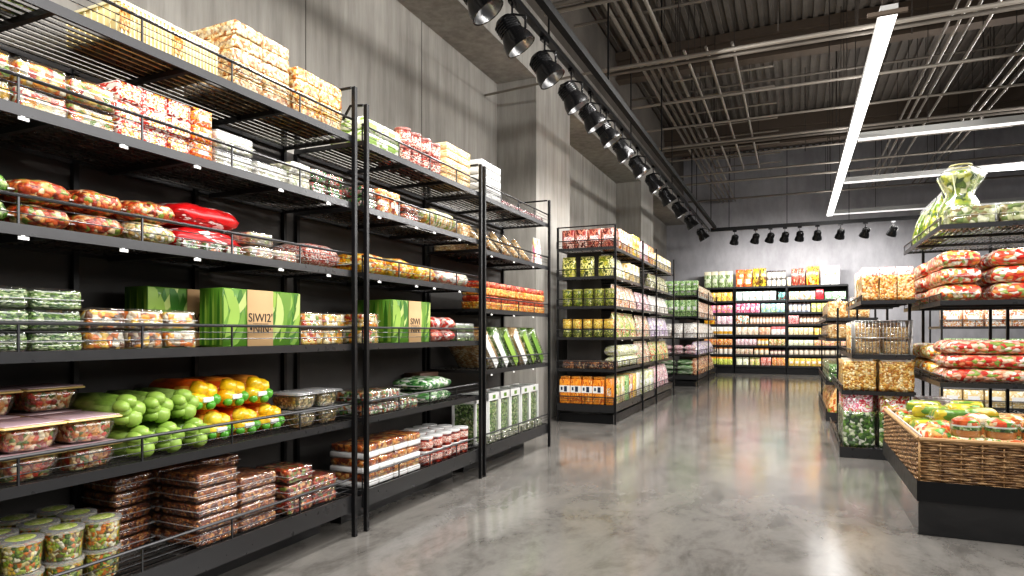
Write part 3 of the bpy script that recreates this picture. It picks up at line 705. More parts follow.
XB = [-1.55, -1.0, -.62, -.25, .12, .55, 1.1, 1.68, 2.3]
for i, x in enumerate(XB):
    put(spot(1.05), 'track_spotlight', f'black spotlight on the far cross track, {colword(i, len(XB))}', 'spotlight', (x, TRY+.05, TRZ-.02), PI/2+.2*math.sin(i), 'spotlights on the far cross track')
# linear luminaires
LEDM = plain('lit_diffuser', (1, 1, 1), .4, emit=(1, .98, .95), es=2.2); LEDB = plain('luminaire_body', hexc('#b9b9b7'), .4, .2); LED2 = plain('lit_side_diffuser', (1, 1, 1), .4, emit=(1, .98, .96), es=.7)
t = thing('linear_ceiling_light', 'long bright white light strip running lengthwise over the aisle', 'ceiling light', (.88, 7.55, 4.5))
mesh_obj('diffuser', boxmesh(LEDM, (-.075, .075, 0, 12.3, -.01, .03)), t); mesh_obj('housing', boxmesh(LEDB, (-.08, .08, 0, 12.3, .031, .1)), t)
mesh_obj('end_cap', boxmesh(BEAMM, (-.2, .16, -.04, -.001, -.012, .03)), t)
for y in (.6, 4, 8, 11.8): mesh_obj('hanger', rod_pipe((0, y, .1), (0, y, 2.46), .006, HANG, 5), t)
for i, (y, w) in enumerate(((12.3, 'nearest'), (15.7, 'middle'), (19.75, 'farthest'))):
    t = thing('linear_ceiling_light', f'pale crosswise light bar branching right from the long strip, {w} of three', 'ceiling light', (.98, y, 4.5), 0, 'crosswise light bars')
    mesh_obj('housing', boxmesh(LEDB, (0, 6, -.05, .05, .021, .12)), t); mesh_obj('diffuser', boxmesh(LED2, (0, 6, -.045, .045, -.004, .02)), t)
    for x in (1, 3.2, 5.4): mesh_obj('hanger', rod_pipe((x, 0, .12), (x, 0, 2.46), .006, HANG, 5), t)
# ------------------------------------------------------------------ lamps
def lamp(kind, loc, energy, target=None, color=(1, .975, .945), **kw):
    l = bpy.data.lights.new(kind.lower()+'_lamp', kind); l.energy = energy; l.color = color
    for k, v in kw.items(): setattr(l, k, v)
    o = bpy.data.objects.new(kind.lower()+'_lamp', l); COL.objects.link(o); o.location = loc
    if target is not None: o.rotation_euler = (Vector(target)-Vector(loc)).to_track_quat('-Z', 'Y').to_euler()
    return o
SPOT_E, BACK_E, STRIP_E, RIGHT_E, NEAR_E, WORLD_E = 62, 66, 70, 150, 230, .2
for y in [1.2, 2.0, 2.8, 3.5]+YS:
    lamp('SPOT', (TRX+.12, y+.03, TRZ-.5), SPOT_E, (-2.85, y, 1.6), spot_size=2.3, spot_blend=.8, shadow_soft_size=.06)
for x in XB: lamp('SPOT', (x, TRY+.15, TRZ-.5), BACK_E, (x, 21.4, 1.9), spot_size=2.5, spot_blend=.8, shadow_soft_size=.08)
lamp('AREA', (.88, 13.7, 4.47), STRIP_E, (.88, 13.7, 0), shape='RECTANGLE', size=1.1, size_y=12.3)
for y in (12.3, 15.7, 19.75): lamp('AREA', (4.0, y, 4.47), 60, (4.0, y, 0), shape='RECTANGLE', size=6, size_y=.12)
lamp('AREA', (.88, 13.7, 4.62), 60, (.88, 13.7, 9), shape='RECTANGLE', size=.12, size_y=12.3)   # uplight added above the strip to brighten the ceiling
lamp('AREA', (.3, 3.0, 4.62), 40, (.3, 3.0, 9), shape='RECTANGLE', size=.12, size_y=7)  # second added uplight for the near ceiling, no luminaire there
for (x, y) in ((0.1, 4.6), (.0, 6.6), (-.2, 9.2)): lamp('SPOT', (x, y, 4.2), RIGHT_E*2, (1.2, y+1.2, .9), spot_size=1.5, spot_blend=.7, shadow_soft_size=.12)  # spots added to light the right displays, without fittings
lamp('AREA', (4.2, 6.5, 4.1), 480, (-2.6, 5.2, .8), shape='RECTANGLE', size=8., size_y=3.6)  # big soft fill added for the left wall racks
lamp('AREA', (4.6, 14.5, 4.5), 300, (-2.3, 12.5, 1.0), shape='RECTANGLE', size=5., size_y=.4)  # extra fill aimed at the long rack, not a real fitting
lamp('AREA', (-1.2, 7.0, 4.9), 300, (1.4, 7.2, .8), shape='RECTANGLE', size=5., size_y=.3)  # added fill turned on the right displays, no fitting here
lamp('AREA', (.6, .8, 4.4), NEAR_E, (-2.0, 2.2, .8), shape='RECTANGLE', size=5., size_y=.4)  # unseen near-end fill added for the left racks
w = bpy.data.worlds.new('World'); SC.world = w; w.use_nodes = True
bg = w.node_tree.nodes['Background']; bg.inputs[0].default_value = (.95, .97, 1, 1); bg.inputs[1].default_value = WORLD_E
# ------------------------------------------------------------------ camera
cd = bpy.data.cameras.new('camera'); cam = bpy.data.objects.new('camera', cd); COL.objects.link(cam); SC.camera = cam
cam.location = (0, 0, 1.25); cam.rotation_euler = (PI/2, 0, math.atan2(283, 643))
cd.sensor_fit = 'HORIZONTAL'; cd.sensor_width = 36; cd.lens = 643/1024*36; cd.shift_y = 45/1024; cd.clip_start = .05; cd.clip_end = 100
SC.view_settings.view_transform = 'Standard'; SC.view_settings.look = 'Medium High Contrast'; SC.view_settings.exposure = .0
SC.cycles.use_denoising = True; SC.cycles.transparent_max_bounces = 16; SC.cycles.max_bounces = 8; SC.cycles.sample_clamp_indirect = 4; SC.cycles.caustics_reflective = False
# ------------------------------------------------------------------ placing stock
RND = random.Random(11)
def row(look, name, cat, where, rec, y0, dy, n, z, sx, dz=0, layers=1, fx=-2.52, rows=1, ddx=.3, face='x+', jit=.004, rj=.03, skip=(), gap=0.0):
    """n things side by side (dy apart), in layers and rows; rec is one recipe or a list to vary; fx is the front plane"""
    recs = rec if isinstance(rec, list) and isinstance(rec[0], list) else [rec]
    multi = n*layers*rows > 1
    g = f'{look}, {where}' if multi else None
    for d in range(rows):
        for i in range(n):
            for k in range(layers):
                if (i, k, d) in skip: continue
                j = RND.uniform(-jit, jit); q = RND.uniform(-rj, rj)*.5
                u = y0+dy*i
                if face == 'x+': p = (fx-sx/2-d*ddx-gap+j, u, z+dz*k+.0015); r = q
                elif face == 'y-': p = (u, fx+sx/2+d*ddx+j, z+dz*k+.0015); r = -PI/2+q
                elif face == 'x-': p = (fx+sx/2+d*ddx+j, u, z+dz*k+.0015); r = PI+q
                c = colword(i, n)
                if face == 'x-': c = colword(n-1-i, n)
                put(recs[(i*3+k*5+d*7) % len(recs)], name, lab(look, where, layword(k, layers), c, rowword(d, rows)), cat, p, r, g)
# ---- the three wall racks
LV = [2.46, 2.05, 1.63, 1.18, .71, .25]; LV3 = [2.45, 1.98, 1.46, .92, .25]
RX0, RX1 = -3.05, -2.49
rack('wire_shelf_rack', 'black six-tier wire shelf rack nearest on the left wall', 'shelf rack', RX0, RX1, .9, 3.24, LV,
     [(RX1-.0125+.026, 3.225, 2.76), (RX0+.013, 3.225, 2.76), (RX1-.0125+.026, .93, 2.76), (RX0+.013, .93, 2.5), (RX0+.013, 1.9, 2.46), (RX0+.013, 2.55, 2.46)], ('x+',), ('x+',), 2.76,
     back=[(RX0-.015, RX0-.003, .9, 3.325, .2, 2.44)], base=[(-2.98, -2.72, 1.0, 3.2, 0.001, .14)],
     clips=[('x+', y) for y in (1.38, 1.75, 2.1, 2.62, 3.0)], clip_levels=(1, 2), hoop=[[(RX1-.01, 3.225, 2.76), (-2.78, 3.225, 2.76), (-2.78, 3.225, 2.47)]])
rack('wire_shelf_rack', 'black six-tier wire shelf rack in the middle of the left wall', 'shelf rack', RX0, RX1, 3.33, 4.97, LV,
     [(RX1-.0125+.026, 3.345, 2.69), (RX0+.013, 3.345, 2.69), (RX1-.0125+.026, 4.955, 2.7), (RX0+.013, 4.955, 2.7), (RX0+.013, 4.1, 2.46)], ('x+',), ('x+',), 2.69,
     back=[(RX0-.015, RX0-.003, 3.33, 4.97, .2, 2.44)], base=[(-2.98, -2.72, 3.4, 4.9, 0.001, .14)],
     clips=[('x+', y) for y in (3.5, 3.95, 4.2, 4.6)], clip_levels=(1, 2), hoop=[[(RX1-.01, 4.955, 2.7), (-2.7, 4.955, 2.7), (-2.7, 4.955, 2.47)], [(RX1-.01, 3.345, 2.69), (-2.6, 3.345, 2.7), (-2.66, 3.345, 2.62)]])
rack('wire_shelf_rack', 'black five-tier wire shelf rack third along the left wall', 'shelf rack', RX0, RX1, 5.01, 6.66, LV3,
     [(RX1-.0125+.026, 5.03, 2.7), (RX0+.013, 5.03, 2.7), (RX1-.0125+.026, 6.645, 2.71), (RX0+.013, 6.645, 2.71)], ('x+',), ('x+',), 2.7,
     back=[(RX0-.015, RX0-.003, 5.01, 6.64, .3, 2.44)], base=[(-2.98, -2.72, 5.1, 6.5, 0.001, .14)],
     clips=[('x+', y) for y in (5.2, 5.7, 6.2)], clip_levels=(1, 2, 3), hoop=[[(RX1-.01, 6.645, 2.71), (-2.85, 6.645, 2.71), (-2.85, 6.645, 2.46)]])
def W1(s): return f'nearest rack {s} shelf'
def W2(s): return f'middle rack {s} shelf'
def W3(s): return f'third rack {s} shelf'
# nearest rack, top
z = 2.46
row('green leafy produce bag', 'produce_bag', 'bag', W1('top'), bag(.2, .26, .12, F_GREEN2, 1), 1.42, .3, 1, z, .2, fx=-2.62)
row('yellow ribbed case of crackers', 'cracker_case', 'case', W1('top'), crate(.34, .245, .15), 1.87, .252, 2, z, .34)
row('clear pack of square crackers', 'cracker_pack', 'crackers', W1('top'), [sleeve(.36, .185, .066, F_CRISP, None, s) for s in (0, 1, 2)], 2.44, .19, 2, z, .36, dz=.067, layers=5)
row('golden cracker pack', 'cracker_pack', 'crackers', W1('top'), [sleeve(.28, .19, .066, F_CRISP2, None, s) for s in (3, 4)], 2.87, .196, 2, z, .28, dz=.067, layers=4)
# second
z = 2.05
row('orange-yellow salad tub', 'salad_tub', 'salad tub', W1('second'), [clam(.3, .185, .095, F_SALAD, s) for s in (1, 2, 3)], 1.28, .19, 3, z, .3, dz=.096, layers=2, fx=-2.53)
SNK = printed('red_white_snack', '#f3ece4', ['#d23a2c', '#f2e6dc', '#8f1f1a', '#f0a03c'], 2.6)
row('red and white snack box', 'snack_box', 'snack box', W1('second'), carton(.26, .115, .078, SNK, printed('snack_label', '#c8301f', ['#f2c04a', '#fff', '#7a1a14'], 6.), .7, .7), 1.815, .118, 3, z, .26, dz=.080, layers=3, fx=-2.54)
row('orange and red meal pack', 'meal_pack', 'meal pack', W1('second'), carton(.26, .1, .078, printed('meal_print', '#e9dcc8', ['#d8482a', '#f2a53c', '#6a2418'], 6.), WHITE, .5, .3), 2.163, .0, 1, z, .26, dz=.08, layers=3)
row('white lidded cream tub', 'cream_tub', 'tub', W1('second'), clam(.26, .24, .09, F_WHITE, 5, FROST), 2.36, .25, 2, z, .26, dz=.091, layers=2, skip=((1, 1, 0),), fx=-2.53)
row('white wrapped cheese pack', 'cheese_pack', 'cheese pack', W1('second'), sleeve(.24, .15, .07, F_WHITE, None, 2), 2.83-.02, .15, 1, z, .24, dz=.071, layers=2)
row('green and pink vegetable tray', 'vegetable_tray', 'tray', W1('second'), clam(.26, .145, .075, food('green_pink', ['#3f8a3a', '#e9a6a0', '#6fb04a', '#f4e4dc', '#2a6a2c', '#c9584a'], 34), 4), 2.975, .15, 2, z, .26, dz=.076, layers=2)
# third
z = 1.63
row('clear bag of green beans', 'produce_bag', 'bag', W1('third'), bag(.32, .24, .10, F_GREEN2, 3), 1.26, .2, 1, z, .32, dz=.094, layers=2)
row('bulging bag of orange tomatoes', 'tomato_bag', 'bag', W1('third'), [bag(.36, .21, .10, F_RED, s) for s in (1, 2)], 1.485, .212, 2, z, .36, dz=.094, layers=2)
row('clear bag of white rice salad', 'salad_bag', 'bag', W1('third'), [bag(.34, .24, .10, food('rice_veg', ['#f2ead0', '#e9c98a', '#d9d6a0', '#fbf6ea', '#c9a05a', '#b8c078'], 40), 6), bag(.34, .24, .10, F_RED, 7)], 1.925, .0, 1, z, .34, dz=.094, layers=2)
REDB = printed('red_gloss_bag', '#c8141a', ['#d81e22', '#a80e14', '#f4e8e4', '#e02a2a'], 3., blot=.3)
row('glossy red snack bag', 'snack_bag', 'bag', W1('third'), [bag(.4, .42, .125, REDB, 8), bag(.4, .40, .125, REDB, 9)], 2.262, 0, 1, z, .4, dz=.12, layers=2, gap=.05)
row('small mixed vegetable pack', 'vegetable_pack', 'vegetable pack', W1('third'), clam(.05, .12, .05, F_VEG, 2), 2.10, .125, 3, z, .05, fx=-2.515, jit=.001)
row('flat pale pasta pack', 'pasta_pack', 'pasta pack', W1('third'), clam(.3, .17, .07, food('pale_pasta', ['#f0d9a8', '#e9e2cf', '#c8d29a', '#f7efe0', '#d9b884', '#e3a08a'], 30), 3), 2.53, .175, 2, z, .3, dz=.072, layers=2, skip=((1, 1, 0),))
row('red speckled pink grain bag', 'grain_bag', 'bag', W1('third'), bag(.34, .34, .15, food('pink_speckle', ['#f3ddd2', '#c9584a', '#f7ece6', '#e09a84', '#b03a2c'], 70), 5), 3.02, 0, 1, z, .34)
# fourth
z = 1.18
row('clear tub of shredded green salad', 'salad_tub', 'salad tub', W1('fourth'), [clam(.32, .185, .078, F_GREEN, s) for s in (1, 2)], 1.33, .19, 2, z, .32, dz=.079, layers=3)
row('fruit and nut salad tub', 'salad_tub', 'salad tub', W1('fourth'), [clam(.3, .165, .085, F_FRUIT, s) for s in (3, 4, 5)], 1.71, .17, 3, z, .3, dz=.086, layers=2)
put(cornbox(.16, .53, .29, -.03, ("SIWI2'", '•NIN·')), 'corn_box', 'green corn box with kraft label, front of fourth shelf of nearest wall rack', 'box', (-2.62, 2.555, z+.0015), 0)
put(cornbox(.16, .46, .29, .06, ("SIWI2'", '•NIN·')), 'corn_box', 'green corn box half hidden behind fruit tubs, fourth shelf of nearest wall rack', 'box', (-2.86, 2.30, z+.0015), 0)
row('orange noodle dish tub', 'noodle_tub', 'noodle tub', W1('fourth'), [clam(.28, .185, .095, F_SALAD, s) for s in (6, 7)], 2.915, .19, 2, z, .28, dz=.096, layers=2)
# fifth
z = .71; PKF = clear('pink_lid_film', (.95, .70, .76), .18, .62, .15); YRIM = plain('cream_rim', hexc('#e9d08a'), .35, coat=.4)
row('pink-lidded rice bowl', 'salad_bowl', 'salad bowl', W1('fifth'), [bowl(.26, .215, .105, F_BOWL, PKF, YRIM, s) for s in (0, 1, 2)], 1.215, .22, 3, z, .26, dz=.107, layers=2, fx=-2.51)
row('pink-lidded rice bowl', 'salad_bowl', 'salad bowl', W1('fifth')+' rear', [bowl(.24, .23, .105, F_BOWL, PKF, YRIM, s) for s in (3, 4)], 1.43, .245, 2, z, .24, dz=.107, layers=3, fx=-2.785)
for k in (0, 1):
    row(f'green lettuce bundle with leafy end', 'lettuce_bundle', 'lettuce', W1('fifth')+(' lower tier', ' upper tier')[k], [lettuce(.4, .073, s) for s in (1, 2, 3)], 1.88 if k == 0 else 1.84, .138, 3, z+k*.136, .40, fx=-2.535-.02*k, gap=.0)
for k in (0, 1):
    row('wrapped yellow and orange pepper roll', 'pepper_roll', 'peppers', W1('fifth')+(' lower tier', ' upper tier')[k], [pepper(.4, .082, s) for s in (1, 2, 3)], 2.32 if k == 0 else 2.26, .172, 3, z+k*.152, .40, fx=-2.56-.02*k)
row('grain salad bowl under silvery film', 'salad_bowl', 'salad bowl', W1('fifth'), [bowl(.24, .195, .10, F_GRAIN, FROST, FROST, s) for s in (5, 6)], 2.88, .2, 2, z, .24, dz=.102, layers=2)
# sixth
z = .25; STK = printed('green_sticker', '#c9d07a', ['#a9c04a', '#e6e8b0', '#7a9a2c'], 4.)
row('round vegetable cup', 'vegetable_cup', 'cup', W1('bottom'), cup(.0725, .12, F_CUP, FROST, STK), 1.14, .152, 5, z, .145, dz=.121, layers=2, rows=3, ddx=.155, fx=-2.55, rj=.4)
row('brown roasted nut pack', 'nut_pack', 'nuts', W1('bottom'), [clam(.26, .25, .068, F_NUT, s, FILM) for s in (1, 2, 3)], 2.25, .255, 2, z, .26, dz=.069, layers=5, rows=2, ddx=.265, skip=((1, 4, 0), ))
row('brown roasted nut pack', 'nut_pack', 'nuts', W1('bottom')+', set back', [clam(.24, .2, .068, F_NUT, 4, FILM)], 2.02, .2, 1, z, .24, dz=.069, layers=5, fx=-2.79)
row('red spiced snack tub', 'snack_tub', 'snack tub', W1('bottom'), [clam(.26, .205, .085, F_SNACK, s, FILM) for s in (1, 2)], 2.81, .21, 2, z, .26, dz=.086, layers=3, skip=((1, 2, 0),))
# ---- middle rack
z = 2.46
row('long white and green pack', 'salad_roll_pack', 'pack', W2('top'), carton(.26, .21, .085, printed('white_green', '#f6f6ee', ['#e9efd2', '#9cc05a', '#fbfbf4'], 3.), GB1, .4, .5), 3.47, .215, 2, z, .26, dz=.087, layers=2)
CANR = printed('dark_red_can', '#8a2a26', ['#c8907c', '#5a1614', '#b84a3a', '#dcc4b4'], 3.)
row('pale-lidded dark red jar', 'sauce_jar', 'jar', W2('top'), can(.062, .125, CANR, printed('lid_rust', '#84403a', ['#a86a60', '#5a2420'], 3.), printed('pale_band', '#dcc8b8', ['#a8382a', '#ead8c8', '#6a1c18'], 3.)), 3.91, .142, 4, z, .124, dz=.1265, layers=2, rows=2, ddx=.14, jit=.002)
row('cream cake box', 'cake_box', 'cake box', W2('top'), carton(.26, .2, .058, printed('cream_box', '#dfbf88', ['#ead2a4', '#c99a58'], 4.), printed('cake_label', '#efdcb8', ['#c98a44', '#f4e8d0'], 5.), .6, .7), 4.545, .205, 2, z, .26, dz=.0612, layers=5)
z = 2.05
row('green and pink vegetable tray', 'vegetable_tray', 'tray', W2('second'), clam(.26, .15, .075, MATS['green_pink'], 4), 3.455, .15, 1, z, .26, dz=.076, layers=2)
row('amber sauce bottle pack', 'sauce_pack', 'sauce pack', W2('second'), sleeve(.2, .12, .16, food('amber_mix', ['#e8862c', '#b84a1c', '#f6c06a', '#d9642a', '#fff0d0'], 26), None, 3), 3.60, .128, 2, z, .2)
row('long clear bag of striped rolls', 'roll_bag', 'bag', W2('second'), bag(.28, .52, .17, food('striped_roll', ['#f4ecd2', '#e9d9a0', '#8aa63c', '#fbf6e6', '#d8a04a', '#f7f1dc', '#b8c47a'], 16, stretch=(1, 2.2, .4), bump=.8), 4, 'y', FROST, .85), 4.41, .5, 1, z, .28)
row('low dark meat tray', 'meat_tray', 'tray', W2('second'), clam(.26, .2, .06, F_MEAT, 3), 3.95, .2, 1, z, .26, dz=.061, layers=2)
row('small brown loaf pack', 'loaf_pack', 'loaf', W2('second'), sleeve(.24, .15, .11, F_BREAD, None, 1), 4.78, .15, 1, z, .24, dz=.11, layers=1)
z = 1.63
row('yellow bag of filled pasta', 'pasta_bag', 'bag', W2('third'), [bag(.34, .30, .15, F_YEL, s) for s in (1, 2)], 3.53, .33, 2, z, .34)
row('yellow bag of filled pasta', 'pasta_bag', 'bag', W2('third')+', right half', bag(.34, .3, .13, F_YEL, 3), 4.18, .3, 1, z, .34)
row('white and pink rice bag', 'rice_bag', 'bag', W2('third'), bag(.34, .52, .13, food('white_pink', ['#f4eee6', '#e8b4a0', '#fbf8f2', '#c9745a', '#d4d6b8'], 18), 5), 4.62, .5, 1, z, .34)
z = 1.18
row('orange noodle dish tub', 'noodle_tub', 'noodle tub', W2('fourth'), clam(.28, .185, .1, F_SALAD, 7), 3.46, .19, 1, z, .28, dz=.101, layers=2)
put(cornbox(.3, .5, .30, .03, ('SIWI', 'NIN')), 'corn_box', 'green corn box with pale label, fourth shelf of middle wall rack', 'box', (-2.68, 3.96, z+.0015), 0)
row('red and white dumpling pack', 'dumpling_pack', 'dumplings', W2('fourth'), bag(.3, .19, .1, food('red_white', ['#d8483a', '#fbeee8', '#e9806a', '#f7d0c4', '#b82c24'], 20), 2), 4.33, .2, 2, z, .3, dz=.095, layers=2)
row('green and white herb pack', 'herb_pack', 'herbs', W2('fourth'), clam(.26, .16, .075, F_HERB, 2, FROST), 4.695, .17, 2, z, .26, dz=.076, layers=2)
z = .71
row('mixed vegetable dish tray', 'vegetable_dish', 'vegetable dish', W2('fifth'), [clam(.28, .21, .08, F_VEG, s) for s in (1, 2, 3)], 3.49, .215, 3, z, .28, dz=.082, layers=2, skip=((2, 1, 0),))
row('long bag of green chard', 'chard_bag', 'bag', W2('fifth'), bag(.34, .44, .1, food('chard', ['#4a8a44', '#e9efe2', '#2c6a34', '#a8c89a', '#f7f7f2', '#6aa45a'], 30, stretch=(.6, 1, 1)), 3), 4.36, .4, 1, z, .34, dz=.095, layers=2)
row('dark wooden tray box', 'tray_box', 'box', W2('fifth')+', rear', carton(.16, .3, .2, plain('brown_card', hexc('#5a4030'), .6), KRAFT, .7, .1), 4.75, .3, 1, z, .16, fx=-2.86)
z = .25
row('pack of glazed rolls', 'roll_pack', 'rolls', W2('bottom'), [[('wrapper', rbox(WPLA, .28, .165, .04, .012, 2), []), ('rolls', lump(F_ROLL, .27, .155, .048, .008, 18, .3, .041, s, 6), []), ('film', rbox(CLEAR, .278, .163, .05, .012, 2, z0=.041), [])] for s in (1, 2)], 3.46, .172, 4, z, .28, dz=.0925, layers=3)
row('white-lidded red jam tub', 'jam_tub', 'tub', W2('bottom'), can(.065, .105, food('red_jam', ['#7a1f1a', '#a8382a', '#5a1512', '#c96a4a', '#8f2a20'], 22, bump=.2), WPLA, printed('jam_band', '#e6d2c0', ['#b8402c', '#f7f0e6', '#6a1f18'], 6.)), 4.215, .145, 5, z, .13, dz=.1065, layers=2, rows=3, ddx=.15, jit=.003)
# ---- third rack
z = 2.45
row('white lidded box', 'white_box', 'box', W3('top'), carton(.24, .2, .062, plain('plain_white_box', (.6, .6, .59), .4), None), 5.16, .21, 2, z, .24, dz=.067, layers=5)
row('low dark pink pack', 'fruit_pack', 'fruit pack', W3('top'), clam(.22, .17, .06, food('dark_pink', ['#b8606a', '#e9c4c0', '#8a3a44', '#f4e4e0'], 30), 2), 5.60, .18, 6, z, .22)
z = 1.98
F_FLAT = food('flatbread', ['#f0d9ae', '#e3bf86', '#f7e8c8', '#d9a868', '#ecd0a0'], 40, bump=.4)
for i in range(5):
    put(flatpack(.05, .245, .28, F_FLAT, i), 'flatbread_pack', f'tan flatbread pack leaning back, {colword(i, 5)}, third rack second shelf', 'flatbread', (-2.56, 5.20+i*.26, z+.016), (0, -.62, .3), 'leaning flatbread packs')
row('flat noodle tray', 'noodle_tray', 'tray', W3('second')+' rear', clam(.2, .3, .13, F_NOODLE, 3), 5.25, .32, 4, z, .2, fx=-2.84, dz=.132, layers=2)
put(stand(.08, .2, .3, printed('white_pink_bag', '#f2eee6', ['#fbfaf6', '#e07a9a', '#e9c46a'], 4.), 2), 'snack_bag', 'white snack bag with pink mark at the far end, second shelf of third wall rack', 'bag', (-2.58, 6.52, z+.0015), 0)
z = 1.46
row('tomato punnet with red cover', 'tomato_punnet', 'punnet', W3('third'), punnet(.2, .185, .125, F_TOM, food('tomato_top', ['#d8432a', '#e9603a', '#c9341f', '#f29a6a'], 26, coat=.8)), 5.15, .195, 8, z, .2, dz=.128, layers=2)
z = .92
for i, (m, c) in enumerate(((F_BREAD, WHITE), (F_GREEN2, WHITE), (F_HERB, GB1), (F_BREAD, WHITE), (F_GREEN2, GB1), (F_HERB, GB2))):
    put(leanpack(.40, .13, .42, m, c), 'produce_pack', f'{["bread", "leafy green", "herb", "wheat", "green bean", "cut herb"][i]} pack tilted sideways with {"white" if c is WHITE else "green"} edge, {colword(i, 6)}, third rack fourth shelf', 'produce pack', (-2.725, 5.42+i*.235, z+.050), (.8, 0, 0), 'tilted produce packs')
z = .25
row('white framed clear box of herbs', 'herb_box', 'herb box', W3('bottom'), herbbox(.24, .24, .44, F_HERB), 5.19, .256, 6, z, .24, fx=-2.58)
row('small pebbled herb pack', 'herb_pack', 'herbs', W3('bottom'), clam(.05, .14, .08, food('herb_pebble', ['#e3dfc8', '#6a7a44', '#3f4a2c', '#f4f2e6', '#8a9a5a'], 50), 1), 5.12, .15, 10, z, .05, fx=-2.508, jit=.001)

# ---- the long corner rack
AX0, AX1, AY0, AY1 = -3.08, -2.25, 8.56, 13.2
LA = [2.43, 2.03, 1.62, 1.19, .75, .26]
ap = [(x, y, 2.73) for x in (AX0+.015, AX1+.013) for y in (8.575, 10.3, 11.4, 13.18)]
rack('wire_gondola_rack', 'long black wire rack standing out past the wall racks, its end facing the entrance', 'shelf rack', AX0, AX1, AY0, AY1, LA, ap, ('x+', 'y-'), ('x+', 'y-'), 2.73,
     back=[(-2.71, -2.70, 8.98, 13.1, .3, 2.42), (-3.06, -2.545, 8.955, 8.965, .3, 2.42)], base=[(-3.05, -2.28, 8.62, 13.15, .001, .12)], clips=[('x+', y) for y in (9.0, 9.6, 10.9, 12.0)], clip_levels=(1, 2, 3),
     hoop=[[(AX1, 8.575, 2.73), (AX0+.015, 8.575, 2.73)]])
def WE(s): return f'long rack end {s} shelf'
P = printed
pRed = P('red_brown_carton', '#8c2f28', ['#c8806a', '#5a1814', '#e4c4b4', '#a84a3a'], 3.); pGold = P('gold_pouch', '#b0a83a', ['#6a7420', '#d4cc80', '#3f4a14', '#dcd49a'], 2.6)
pOliv = P('olive_jar', '#6a7a24', ['#3a4a14', '#a9ac4a', '#222c0e', '#c3c080'], 3.); pYel = P('yellow_jar', '#d9b83a', ['#b8922c', '#f2e08a', '#8a7a24', '#e87a2c'], 5.)  # olive and other rack-end prints darkened to stand for that end's shade
pOr = P('orange_pack', '#e88a1f', ['#f2a53c', '#c9641a', '#f7c06a'], 4.); NAVY = plain('navy_print', hexc('#23304a'), .5)
@cached
def orangepack(sx, sy, sz):
    pan = boxmesh(WHITE, (sx/2, sx/2+.002, -sy*.5, sy*.5, sz*.42, sz*.68)); bm = bmesh.new()
    bx(bm, sx/2+.0022, sx/2+.003, -sy*.05, sy*.22, sz*.45, sz*.65); bx(bm, sx/2+.0022, sx/2+.003, -sy*.36, -sy*.2, sz*.5, sz*.62)
    return [('pack', rbox(pOr, sx, sy, sz-.03, .008, 2), []), ('white_band', pan, [('printed_mark', fin(bm, NAVY, False), [])]), ('gathered_top', lump(P('dark_orange', '#8a4a1c', ['#e8a03c', '#3a2010'], 6.), sx*.7, sy*.9, .045, .008, 30, .3, sz-.032, 2, 4), [])]
row('dark red carton', 'red_carton', 'carton', WE('top'), carton(.26, .175, .26, pRed, P('red_label', '#f0dcd0', ['#b83a30', '#fff', '#5a1a18'], 6.), .7, .3), -2.92, .192, 4, 2.43, .26, fx=8.59, face='y-')
row('gold and green snack pouch', 'snack_pouch', 'pouch', WE('second'), [stand(.16, .2, .29, pGold, s, pGold) for s in (1, 2)], -2.93, .265, 3, 2.03, .16, fx=8.60, face='y-')
row('green pickle jar', 'pickle_jar', 'jar', WE('third'), can(.072, .12, pOliv, P('lid_olive', '#b8b45a', ['#8a8a3a', '#e9e4b0'], 4.)), -2.96, .156, 5, 1.62, .144, dz=.1215, layers=2, fx=8.61, face='y-')
row('yellow relish jar', 'relish_jar', 'jar', WE('fourth'), can(.068, .13, pYel, P('lid_amber', '#b87a2c', ['#e9c45a', '#6a4a1c'], 4.)), -2.96, .15, 5, 1.19+.1215, .136, fx=8.61, face='y-')
row('dark olive tin', 'olive_tin', 'tin', WE('fourth'), can(.068, .12, P('olive_tin', '#6a7434', ['#3f4a1c', '#a8aa5a', '#c9c480'], 4.), DARKM), -2.96, .15, 5, 1.19, .136, fx=8.61, face='y-')
row('reddish brown preserve tray', 'preserve_tray', 'tray', WE('fifth'), clam(.28, .18, .12, food('preserve', ['#5a2a1c', '#8a4a2c', '#3a1c14', '#c98a54', '#d9b88a', '#6a3a24'], 34), 2), -2.93, .19, 4, .75, .28, fx=8.60, face='y-')
row('orange pack with white band', 'orange_pack', 'pack', WE('bottom'), orangepack(.16, .155, .37), -2.97, .162, 4, .26, .16, fx=8.59, face='y-')
row('tall orange carton', 'orange_carton', 'carton', WE('bottom'), carton(.16, .09, .36, pOr, P('or_lab', '#f7d08a', ['#8a3a1c', '#fff'], 5.), .7, .3), -2.33, .1, 1, .26, .16, fx=8.59, face='y-')
def WS(s, b): return f'long rack {b} bay {s} shelf'
